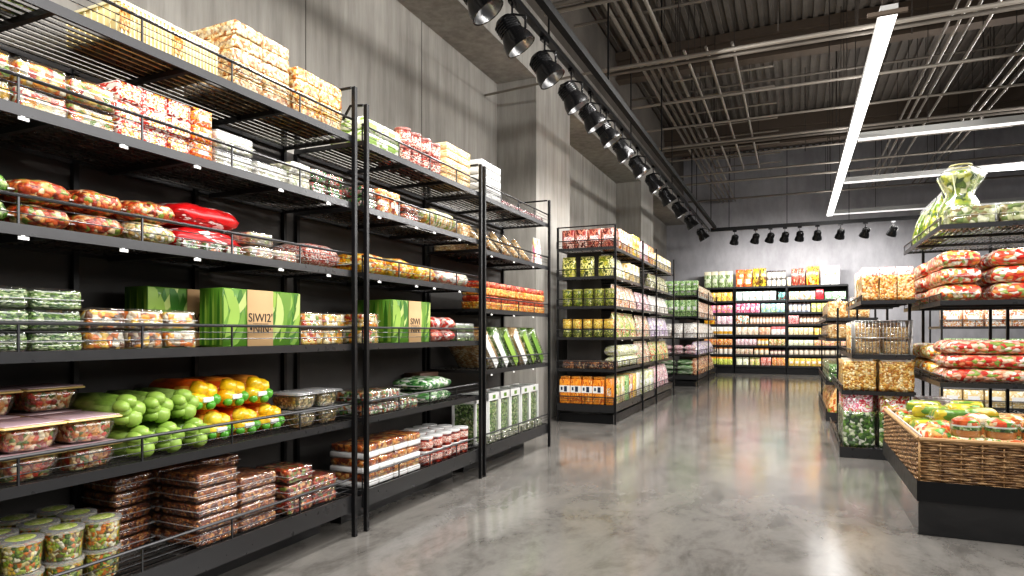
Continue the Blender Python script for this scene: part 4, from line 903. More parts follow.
pA = dict(
 rw=P('red_white_box', '#d84a3a', ['#f7e6dc', '#f2c04a', '#b82c24'], 4.), ye=P('yellow_box', '#f4cc34', ['#f9e48a', '#e8a02c', '#fff4c4'], 3.), wp=P('white_pink_box', '#f6eef0', ['#e9a0b4', '#fff', '#d9c4a0'], 4.), yr=P('yellow_red_box', '#f2c44a', ['#e0583a', '#fbe8b0', '#c8392c'], 4.),
 wg=P('white_green_bag', '#f4f2e2', ['#d9dc9a', '#fff', '#9ab04a'], 4.), wy=P('white_yellow_bag', '#f9f2dc', ['#f2d27a', '#fff8ec', '#e0b04a'], 4.), ol=P('olive_white_bag', '#e3dcb4', ['#8a8f4a', '#f7f4e4', '#b8b06a'], 4.), wo=P('white_orange_bag', '#f7efe4', ['#e8a25a', '#fffaf2', '#c9683a', '#e6c888'], 4.),
 pw=P('pink_white_bag', '#f4e6e4', ['#d98a9a', '#fff6f4', '#a86a84', '#e9d4b4'], 4.), li=P('lilac_bag', '#e4dce9', ['#b8a0c4', '#fbf6fa', '#d9d0a8'], 4.), yg=P('yellow_green_bag', '#e9d884', ['#8aae3c', '#f7efc8', '#e0753c', '#fff8e0'], 4.), fl=P('floral_bag', '#f2e8d4', ['#c9744a', '#fbf4e8', '#8aa05a', '#e9b08a'], 5.),
 gr=P('green_carton', '#7fb05a', ['#c4dca4', '#4f8a3a', '#e9f2dc'], 4.), wt=P('white_carton', '#f6f4ee', ['#e9e0d0', '#fff', '#d9c9a8'], 4.), rd=P('rust_bag', '#b8643a', ['#e9c49a', '#8a3a24', '#f2dcc0', '#7a8a3a'], 4.), cr=P('cream_carton', '#f2e4c0', ['#e0c48a', '#fbf4e0'], 4.))
BAYS = (('near', 8.98, 10.25), ('middle', 10.38, 11.35), ('far', 11.48, 13.1))
SHN = ['top', 'second', 'third', 'fourth', 'fifth', 'bottom']
def side(s, bi, look, name, cat, kind, mat, n, h, d=.26, y0=None, y1=None, layers=1, wfrac=.94):
    b, a, c = BAYS[bi]; a = y0 or a; c = y1 or c; w = (c-a)/n
    m = pA[mat] if isinstance(mat, str) else mat
    fn = {'c': lambda k: carton(d, w*wfrac, h, m, None), 'C': lambda k: carton(d, w*wfrac, h, m, WHITE, .6, .25), 'p': lambda k: stand(d*.7, w*wfrac, h, m, k, m), 'b': lambda k: bag(d, w*wfrac, h, m, k, 'y', SEALM)}[kind]
    row(look, name, cat, WS(SHN[s], b), [fn(1), fn(2)] if kind in 'pb' else fn(1), a+w/2, w, n, LA[s], d, dz=h*1.01, layers=layers, fx=-2.275, face='x+')
side(0, 0, 'red and white carton', 'snack_carton', 'carton', 'C', 'rw', 3, .30, y1=9.75); side(0, 0, 'yellow carton', 'tea_carton', 'carton', 'C', 'ye', 2, .165, y0=9.78, layers=2)
side(0, 1, 'white and pink carton', 'biscuit_carton', 'carton', 'C', 'wp', 2, .3, y1=10.9); side(0, 1, 'yellow and red carton', 'cereal_carton', 'carton', 'C', 'yr', 2, .3, y0=10.92)
side(0, 2, 'white and gold pack', 'snack_carton', 'carton', 'C', 'wy', 4, .24); 
side(1, 0, 'white and green bag', 'snack_bag', 'bag', 'p', 'wg', 3, .3, y1=9.5); side(1, 0, 'pale yellow carton', 'rice_carton', 'carton', 'C', 'wy', 3, .27, y0=9.55)
side(1, 2, 'olive and white bag', 'grain_bag', 'bag', 'p', 'ol', 5, .29)
side(2, 0, 'white and orange bag', 'snack_bag', 'bag', 'p', 'wo', 5, .33); side(2, 1, 'pink and white bag', 'flour_bag', 'bag', 'p', 'pw', 3, .3); side(2, 2, 'white and tan bag', 'sugar_bag', 'bag', 'p', 'wt', 5, .3)
side(3, 0, 'yellow and green bag', 'crisp_bag', 'bag', 'p', 'yg', 4, .36); side(3, 1, 'cream floral bag', 'pasta_bag', 'bag', 'p', 'fl', 3, .35); side(3, 2, 'lilac and white bag', 'snack_bag', 'bag', 'p', 'li', 5, .34)
side(4, 0, 'white lying snack bag', 'snack_bag', 'bag', 'b', 'wg', 4, .16, layers=2); side(4, 1, 'cream and green pouch', 'pasta_pouch', 'pouch', 'p', 'fl', 3, .36); side(4, 2, 'green and cream pouch', 'lentil_pouch', 'pouch', 'p', 'yg', 5, .34)
for i, (m, l) in enumerate((('yg', 'yellow-green'), ('cr', 'cream'), ('gr', 'green'), ('rw', 'red'), ('ye', 'yellow'), ('wt', 'white'))):
    w = (10.25-8.78)/6; row(f'tall {l} carton', 'tall_carton', 'carton', WS('bottom', 'near'), carton(.26, w*.9, .36, pA[m], WHITE if i % 2 else None, .5, .2), 8.80+w*(i+.5), w, 1, .26, .26, fx=-2.275)
side(5, 1, 'white and green carton', 'milk_carton', 'carton', 'C', 'wg', 3, .36); side(5, 2, 'white and pink bag', 'flour_bag', 'bag', 'p', 'pw', 5, .38)

# ---- the rack before the far wall
BX0, BX1, BY0, BY1 = -3.0, -2.08, 15.4, 19.4
LB = [2.13, 1.64, 1.14, .74, .26]
rack('wire_gondola_rack', 'black wire rack beyond the long rack, stocked with green cartons', 'shelf rack', BX0, BX1, BY0, BY1, LB, [(x, y, 2.3) for x in (BX0+.015, BX1+.013) for y in (15.415, 17.4, 19.38)], ('x+', 'y-'), ('x+', 'y-'), 2.3,
     back=[(-2.55, -2.54, 15.82, 19.3, .3, 2.1)], base=[(-2.95, -2.12, 15.45, 19.35, .001, .12)])
def WB(s): return f'green carton rack end {s} shelf'
def WBs(s): return f'green carton rack aisle side {s} shelf'
row('small green carton', 'green_carton', 'carton', WB('top'), carton(.2, .13, .17, pA['gr'], WHITE, .5, .2), -2.84, .14, 6, 2.13, .2, dz=.172, layers=2, fx=15.43, face='y-')
row('tall green carton', 'green_carton', 'carton', WB('second'), carton(.2, .13, .38, pA['gr'], WHITE, .5, .2), -2.84, .14, 6, 1.64, .2, fx=15.43, face='y-')
row('grey-white flour bag', 'flour_bag', 'bag', WB('third'), stand(.2, .24, .34, P('grey_white_bag', '#e6e2dc', ['#cfc8c0', '#f6f4f0', '#b8a8a0'], 4.), 1), -2.80, .26, 3, 1.14, .2, fx=15.43, face='y-')
row('white and pink lying bag', 'rice_bag', 'bag', WB('fourth'), bag(.3, .26, .12, pA['pw'], 1), -2.80, .27, 3, .74, .3, dz=.11, layers=2, fx=15.43, face='y-')
row('green striped cabbage pack', 'cabbage_pack', 'cabbage', WB('bottom'), bag(.3, .36, .13, food('cabbage_stripe', ['#5a8a4a', '#e3ecd4', '#3f6a34', '#a8c49a'], 14, stretch=(1, .3, 3)), 1), -2.76, .38, 2, .26, .3, dz=.118, layers=3, fx=15.43, face='y-')
for s, (look, name, cat, mat, h, z) in zip(('top', 'second', 'third', 'fourth', 'bottom'), (('tan and white bag', 'grain_bag', 'bag', 'fl', .32, 2.13), ('cream and white bag', 'flour_bag', 'bag', 'wo', .4, 1.64), ('plain white bag', 'sugar_bag', 'bag', 'wt', .36, 1.14), ('white lilac bag', 'salt_bag', 'bag', 'li', .3, .74), ('rust-coloured bag', 'bean_bag', 'bag', 'rd', .38, .26))):
    row(look, name, cat, WBs(s), [stand(.24, .3, h, pA[mat], k, pA[mat]) for k in (1, 2)], 15.85, .33, 10, z, .24, fx=-2.10)
# ---- far wall shelving
FY = 21.02
LF = [2.67, 2.24, 1.87, 1.52, 1.19, .87, .59, .26]
BX = [(-3.2, -1.74), (-1.71, -.245), (-.215, 1.42)]
for (a, b), w in zip(BX, ('left', 'middle', 'right')):
    t = thing('shelving_bay', f'black eight-tier shelving bay against the far wall, {w} of three', 'shelving', ((a+b)/2, 21.3, 0)); h = (b-a)/2
    for x in (-h, h-.02): mesh_obj('upright', boxmesh(BLACK, (x, x+.02, -.28, .26, .002, 2.67)), t)
    for z in LF: mesh_obj('shelf', boxmesh(LIPM, (-h+.021, h-.021, -.30, .25, z-.035, z), (-h+.021, h-.021, -.305, -.3, z-.05, z+.008)), t)
    mesh_obj('back_panel', boxmesh(PANEL, (-h+.021, h-.021, .251, .26, .05, 2.66)), t); mesh_obj('plinth', boxmesh(BLACK, (-h+.021, h-.021, -.27, .25, .002, .2)), t)
FN = ['top', 'second', 'third', 'fourth', 'fifth', 'sixth', 'seventh', 'bottom']
def WF(s, b): return f'far wall {b} bay {FN[s]} shelf'
DLID = plain('dark_jar_lid', hexc('#3a2620'), .4); OLID = plain('amber_lid', hexc('#d98a3a'), .4)
def far(s, b, look, name, cat, kind, mat, x0, x1, n, h, d=.22, layers=1):
    w = (x1-x0)/n
    if isinstance(mat, tuple): m = MATS[mat[0]] if mat[0] in MATS else P(*mat)
    else: m = pA[mat]
    lm = DLID if kind == 'j' else OLID
    rec = carton(d, w*.93, h, m, None) if kind == 'c' else carton(d, w*.93, h, m, WHITE, .6, .3) if kind == 'C' else stand(d*.7, w*.95, h, m, 1, m) if kind == 'p' else can(min(w*.46, d*.4), h, m, lm, plain('jar_paper', hexc('#efe4d4'), .5))
    sx = d*.7 if kind == 'p' else min(w*.92, d*.8) if kind in 'jJ' else d
    row(look, name, cat, WF(s, b), rec, x0+w/2, w, n, LF[s], sx, dz=h*1.006, layers=layers, fx=FY-.02, face='y-', jit=.003)
gt = ('green_top_cream', '#5f7a44', ['#8aa066', '#c9d4b0', '#4a6234'], 4., '#d9dcc4', (.2, .8, .3, .55), '#efe6c8', .78)
far(0, 'left', 'green carton with cream top', 'green_carton', 'carton', 'c', gt, -2.62, -1.76, 4, .50)
far(0, 'middle', 'orange carton', 'orange_carton', 'carton', 'c', ('orange_carton', '#e0662c', ['#f29a4a', '#c8401c', '#fbe0c4'], 4., '#f7e2c4', (.2, .8, .15, .45)), -1.68, -1.2, 2, .53)
far(0, 'middle', 'brown and yellow carton', 'coffee_carton', 'carton', 'c', ('brown_yellow', '#6a4424', ['#e9c43a', '#3a2414', '#f2dc7a'], 3.), -1.19, -.8, 2, .55)
far(0, 'middle', 'small grey and white tin', 'grey_tin', 'tin', 'j', ('grey_white', '#dedcd4', ['#a8a89c', '#f4f2ea', '#8f8f84'], 4.), -.79, -.25, 4, .23, layers=2)
far(0, 'right', 'dark red carton', 'red_carton', 'carton', 'c', ('dark_red_carton', '#7a2a24', ['#c8604a', '#4a1614', '#e9c0a0', '#a83a2c'], 4.), -.10, .28, 2, .5)
far(0, 'right', 'large red and yellow carton', 'crisp_carton', 'carton', 'c', ('red_yellow', '#c8501c', ['#f2c43a', '#a8341c', '#f9e08a', '#e8842c'], 3.), .30, .66, 1, .55)
far(0, 'right', 'tall white carton', 'white_carton', 'carton', 'c', ('white_green_mark', '#f4f4f0', ['#fbfbf8', '#e9e9e4'], 3., '#7ab85a', (.35, .65, .5, .72)), .69, 1.2, 2, .55)
far(0, 'right', 'small tan pack', 'tan_pack', 'pack', 'c', 'cr', -.21, -.11, 1, .25)
far(1, 'left', 'yellow carton', 'yellow_carton', 'carton', 'c', 'ye', -2.62, -1.78, 5, .27)
far(1, 'middle', 'white and teal carton', 'teal_carton', 'carton', 'c', ('white_teal', '#f2ece4', ['#bfe0dc', '#fbf8f2', '#e9a08a'], 3.), -1.68, -.52, 6, .28); far(1, 'middle', 'dark teal carton', 'teal_carton', 'carton', 'c', ('dark_teal', '#3a8a84', ['#8ad0c4', '#1f4a48', '#c8504a'], 3.), -.47, -.27, 2, .24)
far(1, 'right', 'salmon and blue carton', 'rice_carton', 'carton', 'c', ('salmon_blue', '#e9a07a', ['#8ac0d8', '#f4e2c4', '#c8d08a', '#e07a4a'], 3.), -.17, .55, 5, .25); far(1, 'right', 'bright red carton', 'red_carton', 'carton', 'c', ('bright_red', '#d8283a', ['#e9484a', '#b81c2c'], 3.), .56, .78, 1, .3); far(1, 'right', 'white and green box', 'green_box', 'carton', 'c', ('white_green_box', '#f4f6f0', ['#8ac88a', '#fbfbf8'], 3.), .80, 1.36, 3, .22)
far(2, 'left', 'magenta and orange pack', 'sweet_pack', 'pack', 'c', ('magenta_pack', '#e05aa0', ['#f4b0cc', '#f2a04a', '#fbe4ee'], 3.), -2.62, -1.78, 5, .24)
far(2, 'middle', 'pink and red pack', 'sweet_pack', 'pack', 'C', ('pink_red', '#f08ab4', ['#d82c5a', '#fbd0e0', '#e84a7a'], 3.), -1.68, -.98, 5, .28); far(2, 'middle', 'pale blue and green pack', 'blue_pack', 'pack', 'c', ('blue_green', '#cfe4e8', ['#8ab8d0', '#b8d88a', '#f4f6ee'], 3.), -.95, -.28, 5, .27)
far(2, 'right', 'grey and blue bottle', 'bottle', 'bottle', 'j', ('grey_blue', '#c9ccd4', ['#6a7a94', '#eef0f4', '#9ab0c8'], 3.), -.18, .42, 5, .27); far(2, 'right', 'green and yellow pouch', 'tea_pouch', 'pouch', 'p', ('green_yellow', '#c8c84a', ['#e9e49a', '#8aa83a', '#f7f4d0'], 3.), .44, 1.0, 4, .27); far(2, 'right', 'white pack', 'white_pack', 'pack', 'c', 'wt', 1.02, 1.38, 3, .25)
far(3, 'left', 'orange and yellow pack', 'pasta_pack', 'pack', 'c', ('orange_yellow', '#f0a42c', ['#f7cf4a', '#e0702c'], 3.), -2.62, -2.3, 2, .25); far(3, 'left', 'white and rose pack', 'flour_pack', 'pack', 'c', 'wp', -2.29, -1.78, 3, .25)
far(3, 'middle', 'mint and orange carton', 'mint_carton', 'carton', 'c', ('mint_orange', '#9adcc4', ['#f4f6ee', '#e07a3a', '#4a8a5a'], 3.), -1.68, -1.3, 2, .26); far(3, 'middle', 'preserve jar with dark lid', 'preserve_jar', 'jar', 'j', ('jar_peach', '#d9b49a', ['#b8845a', '#f2dcc8'], 3.), -1.28, -.27, 11, .25, .16)
far(3, 'right', 'red and pink pack', 'sweet_pack', 'pack', 'c', ('red_pink', '#e05a5a', ['#f7c8c4', '#c8303a', '#fbe8e4'], 3.), -.18, .1, 3, .25); far(3, 'right', 'brown jar with dark lid', 'brown_jar', 'jar', 'j', ('jar_brown', '#a8846a', ['#7a5438', '#e2c8a8'], 3.), .12, 1.36, 13, .24, .16)
far(4, 'left', 'white and yellow carton', 'rice_carton', 'carton', 'c', ('white_band_yellow', '#f4f0e8', ['#fbf8f0', '#e4dcd0'], 3., '#f2b83a', (.0, 1., .12, .45)), -2.62, -1.78, 6, .25)
far(4, 'middle', 'cream carton', 'cream_carton', 'carton', 'c', ('cream_box2', '#f4e6cc', ['#fbf4e4', '#e9c8a0', '#f0d8d0'], 3.), -1.68, -1.02, 4, .24); far(4, 'middle', 'peach carton', 'peach_carton', 'carton', 'c', ('peach_box', '#f0cdb0', ['#e9a884', '#fbeadc'], 3.), -1.0, -.68, 2, .23); far(4, 'middle', 'white and red carton', 'red_white_carton', 'carton', 'c', ('white_red_top', '#f4ece4', ['#fbf6f0', '#e8b0a4'], 3., None, (0, 0, 0, 0), '#d86a6a', .68), -.66, -.27, 3, .25)
far(4, 'right', 'yellow and white carton', 'yellow_carton', 'carton', 'c', 'wy', -.18, .5, 5, .22); far(4, 'right', 'pale yellow pouch', 'rice_pouch', 'pouch', 'p', 'ye', .52, 1.36, 6, .22)
far(5, 'left', 'orange-yellow box', 'yellow_box', 'carton', 'c', 'yr', -2.62, -1.78, 6, .19)
far(5, 'middle', 'dusty pink tub', 'pink_tub', 'tub', 'c', 'pw', -1.68, -1.08, 5, .19); far(5, 'middle', 'orange jar', 'orange_jar', 'jar', 'J', 'ye', -1.06, -.74, 3, .2, .16); far(5, 'middle', 'mixed colour carton', 'mixed_carton', 'carton', 'c', ('mixed_box', '#f2e0c4', ['#e07a4a', '#8ab05a', '#f7f0e0', '#f2c04a'], 3.), -.72, -.27, 4, .19)
far(5, 'right', 'green and white carton', 'green_carton', 'carton', 'c', 'wg', -.18, .5, 5, .17); far(5, 'right', 'coral carton', 'coral_carton', 'carton', 'c', 'rw', .52, 1.36, 6, .17)
far(6, 'left', 'white jar with amber lid', 'white_jar', 'jar', 'J', 'wt', -2.62, -1.78, 6, .2, .16)
far(6, 'middle', 'rosy tub', 'rosy_tub', 'tub', 'c', 'fl', -1.68, -1.18, 4, .17); far(6, 'middle', 'yellow jar', 'yellow_jar', 'jar', 'J', 'wy', -1.16, -.72, 3, .18, .16); far(6, 'middle', 'pink-brown jar', 'brown_jar', 'jar', 'j', ('jar_rose', '#d9b0a8', ['#a87a74', '#f2dcd8'], 3.), -.70, -.27, 4, .15, .16)
far(6, 'right', 'pale jar with dark lid', 'pale_jar', 'jar', 'j', ('jar_pale', '#e4dcc8', ['#c0b090', '#f6f2e8'], 3.), -.18, 1.36, 11, .18, .16)
far(7, 'left', 'lime and orange carton', 'lime_carton', 'carton', 'c', ('lime_orange', '#d4e04a', ['#eef08a', '#a8c83a'], 3., None, (0, 0, 0, 0), '#f2a03a', .8), -2.62, -1.78, 6, .24)
far(7, 'middle', 'white and lime pouch', 'lime_pouch', 'pouch', 'p', 'wg', -1.68, -1.3, 2, .24); far(7, 'middle', 'lilac and yellow pouch', 'yellow_pouch', 'pouch', 'p', 'yg', -1.28, -.98, 2, .24); far(7, 'middle', 'pink rose-print carton', 'pink_carton', 'carton', 'c', ('pink_rose', '#f0b4a8', ['#e07a6a', '#f9e0d8'], 3.), -.96, -.66, 2, .24); far(7, 'middle', 'yellow-gold carton', 'gold_carton', 'carton', 'c', 'yr', -.64, -.27, 3, .24)
far(7, 'right', 'butter-yellow carton', 'yellow_carton', 'carton', 'C', 'ye', -.18, .75, 6, .23); far(7, 'right', 'cream pack', 'cream_pack', 'pack', 'c', 'cr', .78, 1.36, 4, .23)

# ---- right side: wicker produce display
t = thing('display_base', 'black display base under the wicker basket', 'display base', (1.455, 5.5, 0))
mesh_obj('plinth', boxmesh(plain('glossy_black_panel', (.02, .02, .021), .12, .2, coat=.6), (-.755, .755, -.835, .835, .002, .21)), t)
mesh_obj('tray', boxmesh(BLACK, (-.764, .764, -.848, .848, .211, .245), (-.764, .764, -.848, -.842, .245, .335), (-.764, .764, .842, .848, .245, .335), (-.764, -.759, -.842, .842, .245, .335), (.759, .764, -.842, .842, .245, .335)), t)
t = thing('wicker_basket', 'large brown wicker basket of wraps and rolls on the black base', 'basket', (1.455, 5.5, .2465))
BW, BD, BH = 1.5, 1.66, .355
for (L, loc, r, sk, s) in ((BW, (0, -BD/2, 0), 0, 14, 1), (BW, (0, BD/2, 0), 0, 14, 2), (BD, (-BW/2, 0, 0), PI/2, 16, 3), (BD, (BW/2, 0, 0), PI/2, 16, 4)):
    a, b = weave(L-.01, BH-.02, 22, sk, s); p = mesh_obj('woven_side', a, t, loc, r); mesh_obj('stakes', b, p)
bm = bmesh.new()
for (a, b) in (((-BW/2, -BD/2), (BW/2, -BD/2)), ((BW/2, -BD/2), (BW/2, BD/2)), ((BW/2, BD/2), (-BW/2, BD/2)), ((-BW/2, BD/2), (-BW/2, -BD/2))): tube(bm, [(a[0], a[1], BH-.01), (b[0], b[1], BH-.01)], .014, 8)
mesh_obj('rim', fin(bm, WK[1]), t)
mesh_obj('paper_liner', boxmesh(WHITE, (-BW/2+.014, -BW/2+.018, -BD/2+.016, BD/2-.016, .02, BH+.012), (-BW/2+.018, BW/2-.016, -BD/2+.014, -BD/2+.018, .02, BH-.004)), t)
mesh_obj('filler_deck', boxmesh(PANEL, (-BW/2+.02, BW/2-.02, -BD/2+.02, BD/2-.02, .235, .255)), t)
BZ = .2465+.255
F_WRAPG = food('green_wrap', ['#c0b93a', '#7d9c38', '#dcc63c', '#5f8c34', '#e0d490', '#d2b42e'], 12, bump=.3, coat=.9, stretch=(2, .5, 1))
F_WRAPO = food('orange_roll', ['#e8a45a', '#d9682c', '#f7e6c4', '#6fa84a', '#f2c48a', '#e0562c'], 18, bump=.4, coat=.8)
k = 0
for j, (y, xs, tilt) in enumerate(((6.12, (.86, 1.12, 1.4), .2), (5.86, (.88, 1.16, 1.44), -.1), (5.6, (.9, 1.2, 1.5), .25), (5.34, (.92, 1.2), -.15))):
    for i, x in enumerate(xs):
        put(longpack(.26, .15, .11, F_WRAPG if (i+j) % 3 else F_WRAPO, i+j), 'salad_wrap', f'{"green and yellow" if (i+j) % 3 else "orange"} film-wrapped salad wrap in wicker basket, {colword(i, len(xs))}, {ORD[3-j]} line from the front', 'wrap', (x, y, BZ+.0015), PI/2+tilt*.5+RND.uniform(-.08, .08), 'salad wraps in the wicker basket'); k += 1
for j, (x, y, r) in enumerate(((.94, 6.0, 1.2), (1.16, 5.84, 1.8), (.93, 5.66, 1.3), (1.2, 5.58, 1.9), (1.24, 6.1, 1.4), (1.0, 5.4, 1.8))):
    put(longpack(.28, .13, .1, F_WRAPG, j+9), 'salad_wrap', f'yellow-green wrap lying on top of the heap in wicker basket, {ORD[j]} piled', 'wrap', (x, y, BZ+.112), r, 'wraps on top of the heap')
F_BUN = plain('bun_crust', hexc('#d08a48'), .45, coat=.3)
def burger(r, h):
    return [('bun_base', lathemesh(F_BUN, [(0, 0), (r*.86, 0), (r*.93, h*.12), (r*.9, h*.34), (0, h*.34)], 20), []), ('salad_layer', lathemesh(F_HERB, [(0, h*.345), (r*.96, h*.345), (r*.97, h*.5), (0, h*.5)], 20), []),
            ('slice_layer', lathemesh(WHITE, [(0, h*.505), (r*.9, h*.505), (r*.9, h*.58), (0, h*.58)], 20), []), ('bun_top', lathemesh(F_WRAPO, [(0, h*.585), (r*.9, h*.585), (r*.86, h*.8), (r*.5, h*.96), (0, h)], 20), []), ('clear_tub', lathemesh(CLEAR, [(r*.95, .001), (r, h*.3), (r*1.0, h*.72), (r*.985, h*.74)], 22), [])]
BG = burger(.086, .125)
for i, (x, y) in enumerate(((.98, 4.84), (1.16, 4.84), (1.34, 4.84), (1.52, 4.84), (1.08, 5.04), (1.27, 5.04), (1.46, 5.04))):
    z = BZ
    f, c = ('front row', i) if i < 4 else ('second row', i-4)
    put(carton(.14, .17, .1, P('wrap_box', '#e8703a', ['#f7d0a0', '#6fa84a', '#fbf0dc'], 4.), None), 'snack_tray', f'low orange snack tray under a round roll in wicker basket, {f}, {colword(c, 4 if i < 4 else 3)}', 'tray', (x, y, z+.0015), -PI/2, 'low trays in the wicker basket')
    put(BG, 'filled_roll', f'round filled roll in a clear tub in the wicker basket, {f}, {colword(c, 4 if i < 4 else 3)}', 'roll', (x, y, z+.103), RND.random()*3, 'round filled rolls in the wicker basket')
for i, (x, y) in enumerate(((.82, 4.83), (.81, 5.02), (.90, 5.2))):
    put(bag(.16, .15, .15, F_WRAPO, i), 'vegetable_roll', f'small orange and green vegetable roll along the basket left edge, {ORD[i]} from the front', 'roll', (x, y, BZ+.0015), .3, 'small vegetable rolls in the wicker basket')

# ---- right rack of rolled packs behind the basket
DX0, DX1, DY0, DY1 = 1.12, 2.7, 6.42, 8.4
rack('wire_display_rack', 'black tiered wire rack right behind the wicker basket', 'shelf rack', DX0, DX1, DY0, DY1, [2.16, 1.52, .83, .42], [(1.3, 8.36, 2.5), (1.9, 8.3, 2.5), (2.05, 8.3, 2.16), (2.6, 8.2, 2.5)], ('x-', 'y-'), ('x-',), 2.5, rod='y', last_lip=.08, railh=.06)
def WD(s): return f'right rack {s} shelf'
def pack_at(look, nm, m, x, y, k, n, L, w, h, rot, pos, s, z):
    put(longpack(L, w, h, m, k+int(x*10)), nm, f'{look}, {layword(k, n)}, {pos}, {WD(s)}', 'roll', (x, y, z+.0015+k*h*.94), rot+RND.uniform(-.015, .015), f'{look}s on the {s} shelf')
for k in range(3):
    for y, pos in ((6.86, 'near left column'), (7.82, 'far left column')):
        pack_at('cream-striped red roll', 'wrap_roll', F_WRAP, 1.28, y, k, 3, .92, .29, .15, 0, pos, 'second', 1.52)
    for j, y in enumerate((6.6, 6.92, 7.24)):
        for c, x in enumerate((1.76, 2.36)):
            pack_at('cream-striped red roll', 'wrap_roll', F_WRAP, x, y, k, 3, .58, .30, .15, PI/2, ('left', 'right')[c]+' '+('front', 'middle', 'back')[j], 'second', 1.52)
    for j, y in enumerate((6.62, 6.94)):
        for c, x in enumerate((1.52, 2.28)):
            pack_at('red salami roll', 'salami_roll', F_SAUS, x, y, k, 3, .74, .30, .125, PI/2, ('left', 'right')[c]+' '+('front', 'back')[j], 'third', .83)
row('yellow fruit tub', 'fruit_tub', 'fruit tub', WD('third'), [bag(.3, .28, .16, F_YEL, 1), bag(.3, .28, .16, F_SALAD, 2)], 7.27, .3, 4, .83, .3, dz=.155, layers=2, fx=1.15, face='x-')
row('orange dressing box', 'dressing_box', 'box', WD('bottom'), carton(.3, .28, .16, P('dress', '#e9dcd0', ['#c8a0a8', '#f4f0ea', '#8a9a5a'], 4.), None), 7.0, .3, 4, .42, .3, fx=1.16, face='x-')
@cached
def vasebag():
    """clear gathered bag of leaves: full below, tied neck, flared open top with a ring"""
    prof = [(0, 0), (.12, 0), (.15, .03), (.155, .14), (.125, .22), (.09, .27), (.10, .31), (.155, .40), (.165, .43), (.12, .47), (.075, .50)]
    bm = bmesh.new(); lathe(bm, prof, 18)
    for v in bm.verts:
        a = math.atan2(v.co.y, v.co.x); k = 1+.07*math.sin(5*a+v.co.z*9); v.co.x *= k; v.co.y *= k
    b = fin(bm, CLEAR, ang=3)
    bm = bmesh.new(); lathe(bm, [(0, .004), (.11, .004), (.142, .03), (.147, .14), (.118, .22), (.083, .27), (.092, .31), (.147, .40), (.155, .425), (.11, .455), (0, .46)], 18)
    for v in bm.verts:
        a = math.atan2(v.co.y, v.co.x); k = 1+.07*math.sin(5*a+v.co.z*9)+.06*noise.noise(v.co*18); v.co.x *= k*.97; v.co.y *= k*.97
    fill = fin(bm, F_PROD, ang=3)
    bm = bmesh.new(); tube(bm, [(.075*math.cos(k*PI/8), .075*math.sin(k*PI/8), .505) for k in range(17)], .006, 6)
    bm2 = bmesh.new()
    for k in range(5): a = k*1.256; tube(bm2, [(.13*math.cos(a), .13*math.sin(a), .2), (.095*math.cos(a), .095*math.sin(a), .28), (.158*math.cos(a), .158*math.sin(a), .42)], .005, 5)
    return [('bag', b, []), ('leaves', fill, []), ('opening_ring', fin(bm, plain('olive_ring', hexc('#a8a070'), .4)), []), ('folds', fin(bm2, plain('pale_fold', hexc('#d4d8b0'), .3, coat=.5)), [])]
put(vasebag(), 'leaf_bag', 'tall clear gathered bag of leaves with a ring-shaped opening, on top of the right rack', 'bag', (1.36, 6.9, 2.16+.0015), .4)
bpy.data.objects['leaf_bag'].scale = (1.12, 1.12, 1.16)
row('upright bag of yellow-green leaves', 'leaf_bag', 'bag', WD('top')+', left edge', [[('bag', pouch(F_PROD, .2, .26, .38, s), []), ('film_crimp', boxmesh(FROST, (-.003, .003, -.12, .12, .375, .41)), [])] for s in (1, 2)], 7.25, .28, 4, 2.16, .215, fx=1.15, face='x-')
row('low clear salad tub', 'salad_tub', 'salad tub', WD('top')+', front', [clam(.24, .34, .17, food('mush_mix', ['#8f9a5a', '#c9cc98', '#6a7f3a', '#e6e6c4', '#8a7a4a'], 16), s) for s in (1, 2)], 1.36, .36, 4, 2.16, .24, fx=6.46, face='y-')
row('small clear salad tub', 'salad_tub', 'salad tub', WD('top')+', middle', clam(.24, .34, .2, MATS['mush_mix'], 3), 1.75, .36, 3, 2.16, .24, fx=6.74, face='y-')

# ---- tiered display left of the rack
EX0, EX1, EY0, EY1 = .41, 1.07, 7.25, 9.3
rack('tiered_wire_display', 'black tiered wire display of salad bags, chips and crackers in the right aisle', 'shelf rack', EX0, EX1, EY0, EY1, [1.57, 1.03, .67, .10], [(1.05, 7.5, 1.75), (1.05, 9.2, 1.75), (.72, 9.2, 1.75), (.5, 9.2, 1.57)], ('x-', 'y-'), ('x-',), 1.75,
     shelfrects=[(.60, EX1, EY0, EY1), (.52, EX1, EY0, EY1), (.43, EX1, EY0, EY1), (EX0, EX1, EY0, EY1)], last_lip=.098, railh=.05)
def WEx(s): return f'right aisle display {s} tier'
F_WHT = P('pink_top', '#f4f0ea', ['#e98a9a', '#fbf6f2', '#d8453a', '#f2d0d8'], 4.)
@cached
def saladbag(seed, top):
    body = lump(F_CABB, .26, .28, .36, .02, 11, .12, 0, seed, 8)
    hood = pouch(top, .24, .28, .22, seed); hood.transform(Matrix.Translation((0, 0, .352)))
    film = rbox(FILM, .272, .292, .37, .03, 2)
    return [('leaves', body, []), ('printed_top', hood, []), ('film', film, [])]
PKT = P('pink_white_top', '#f2dfe2', ['#d9708a', '#fff4f4', '#e0485a', '#c9d0a0'], 4.); RDT = P('red_top', '#e9d8cc', ['#d8402c', '#f7ecd8', '#c8b03a', '#a83a5a'], 4.)
row('bag of cabbage salad with printed top', 'cabbage_bag', 'bag', WEx('bottom'), [saladbag(1, PKT), saladbag(2, RDT)], .585, .32, 2, .10, .28, rows=3, ddx=.3, fx=7.29, face='y-')
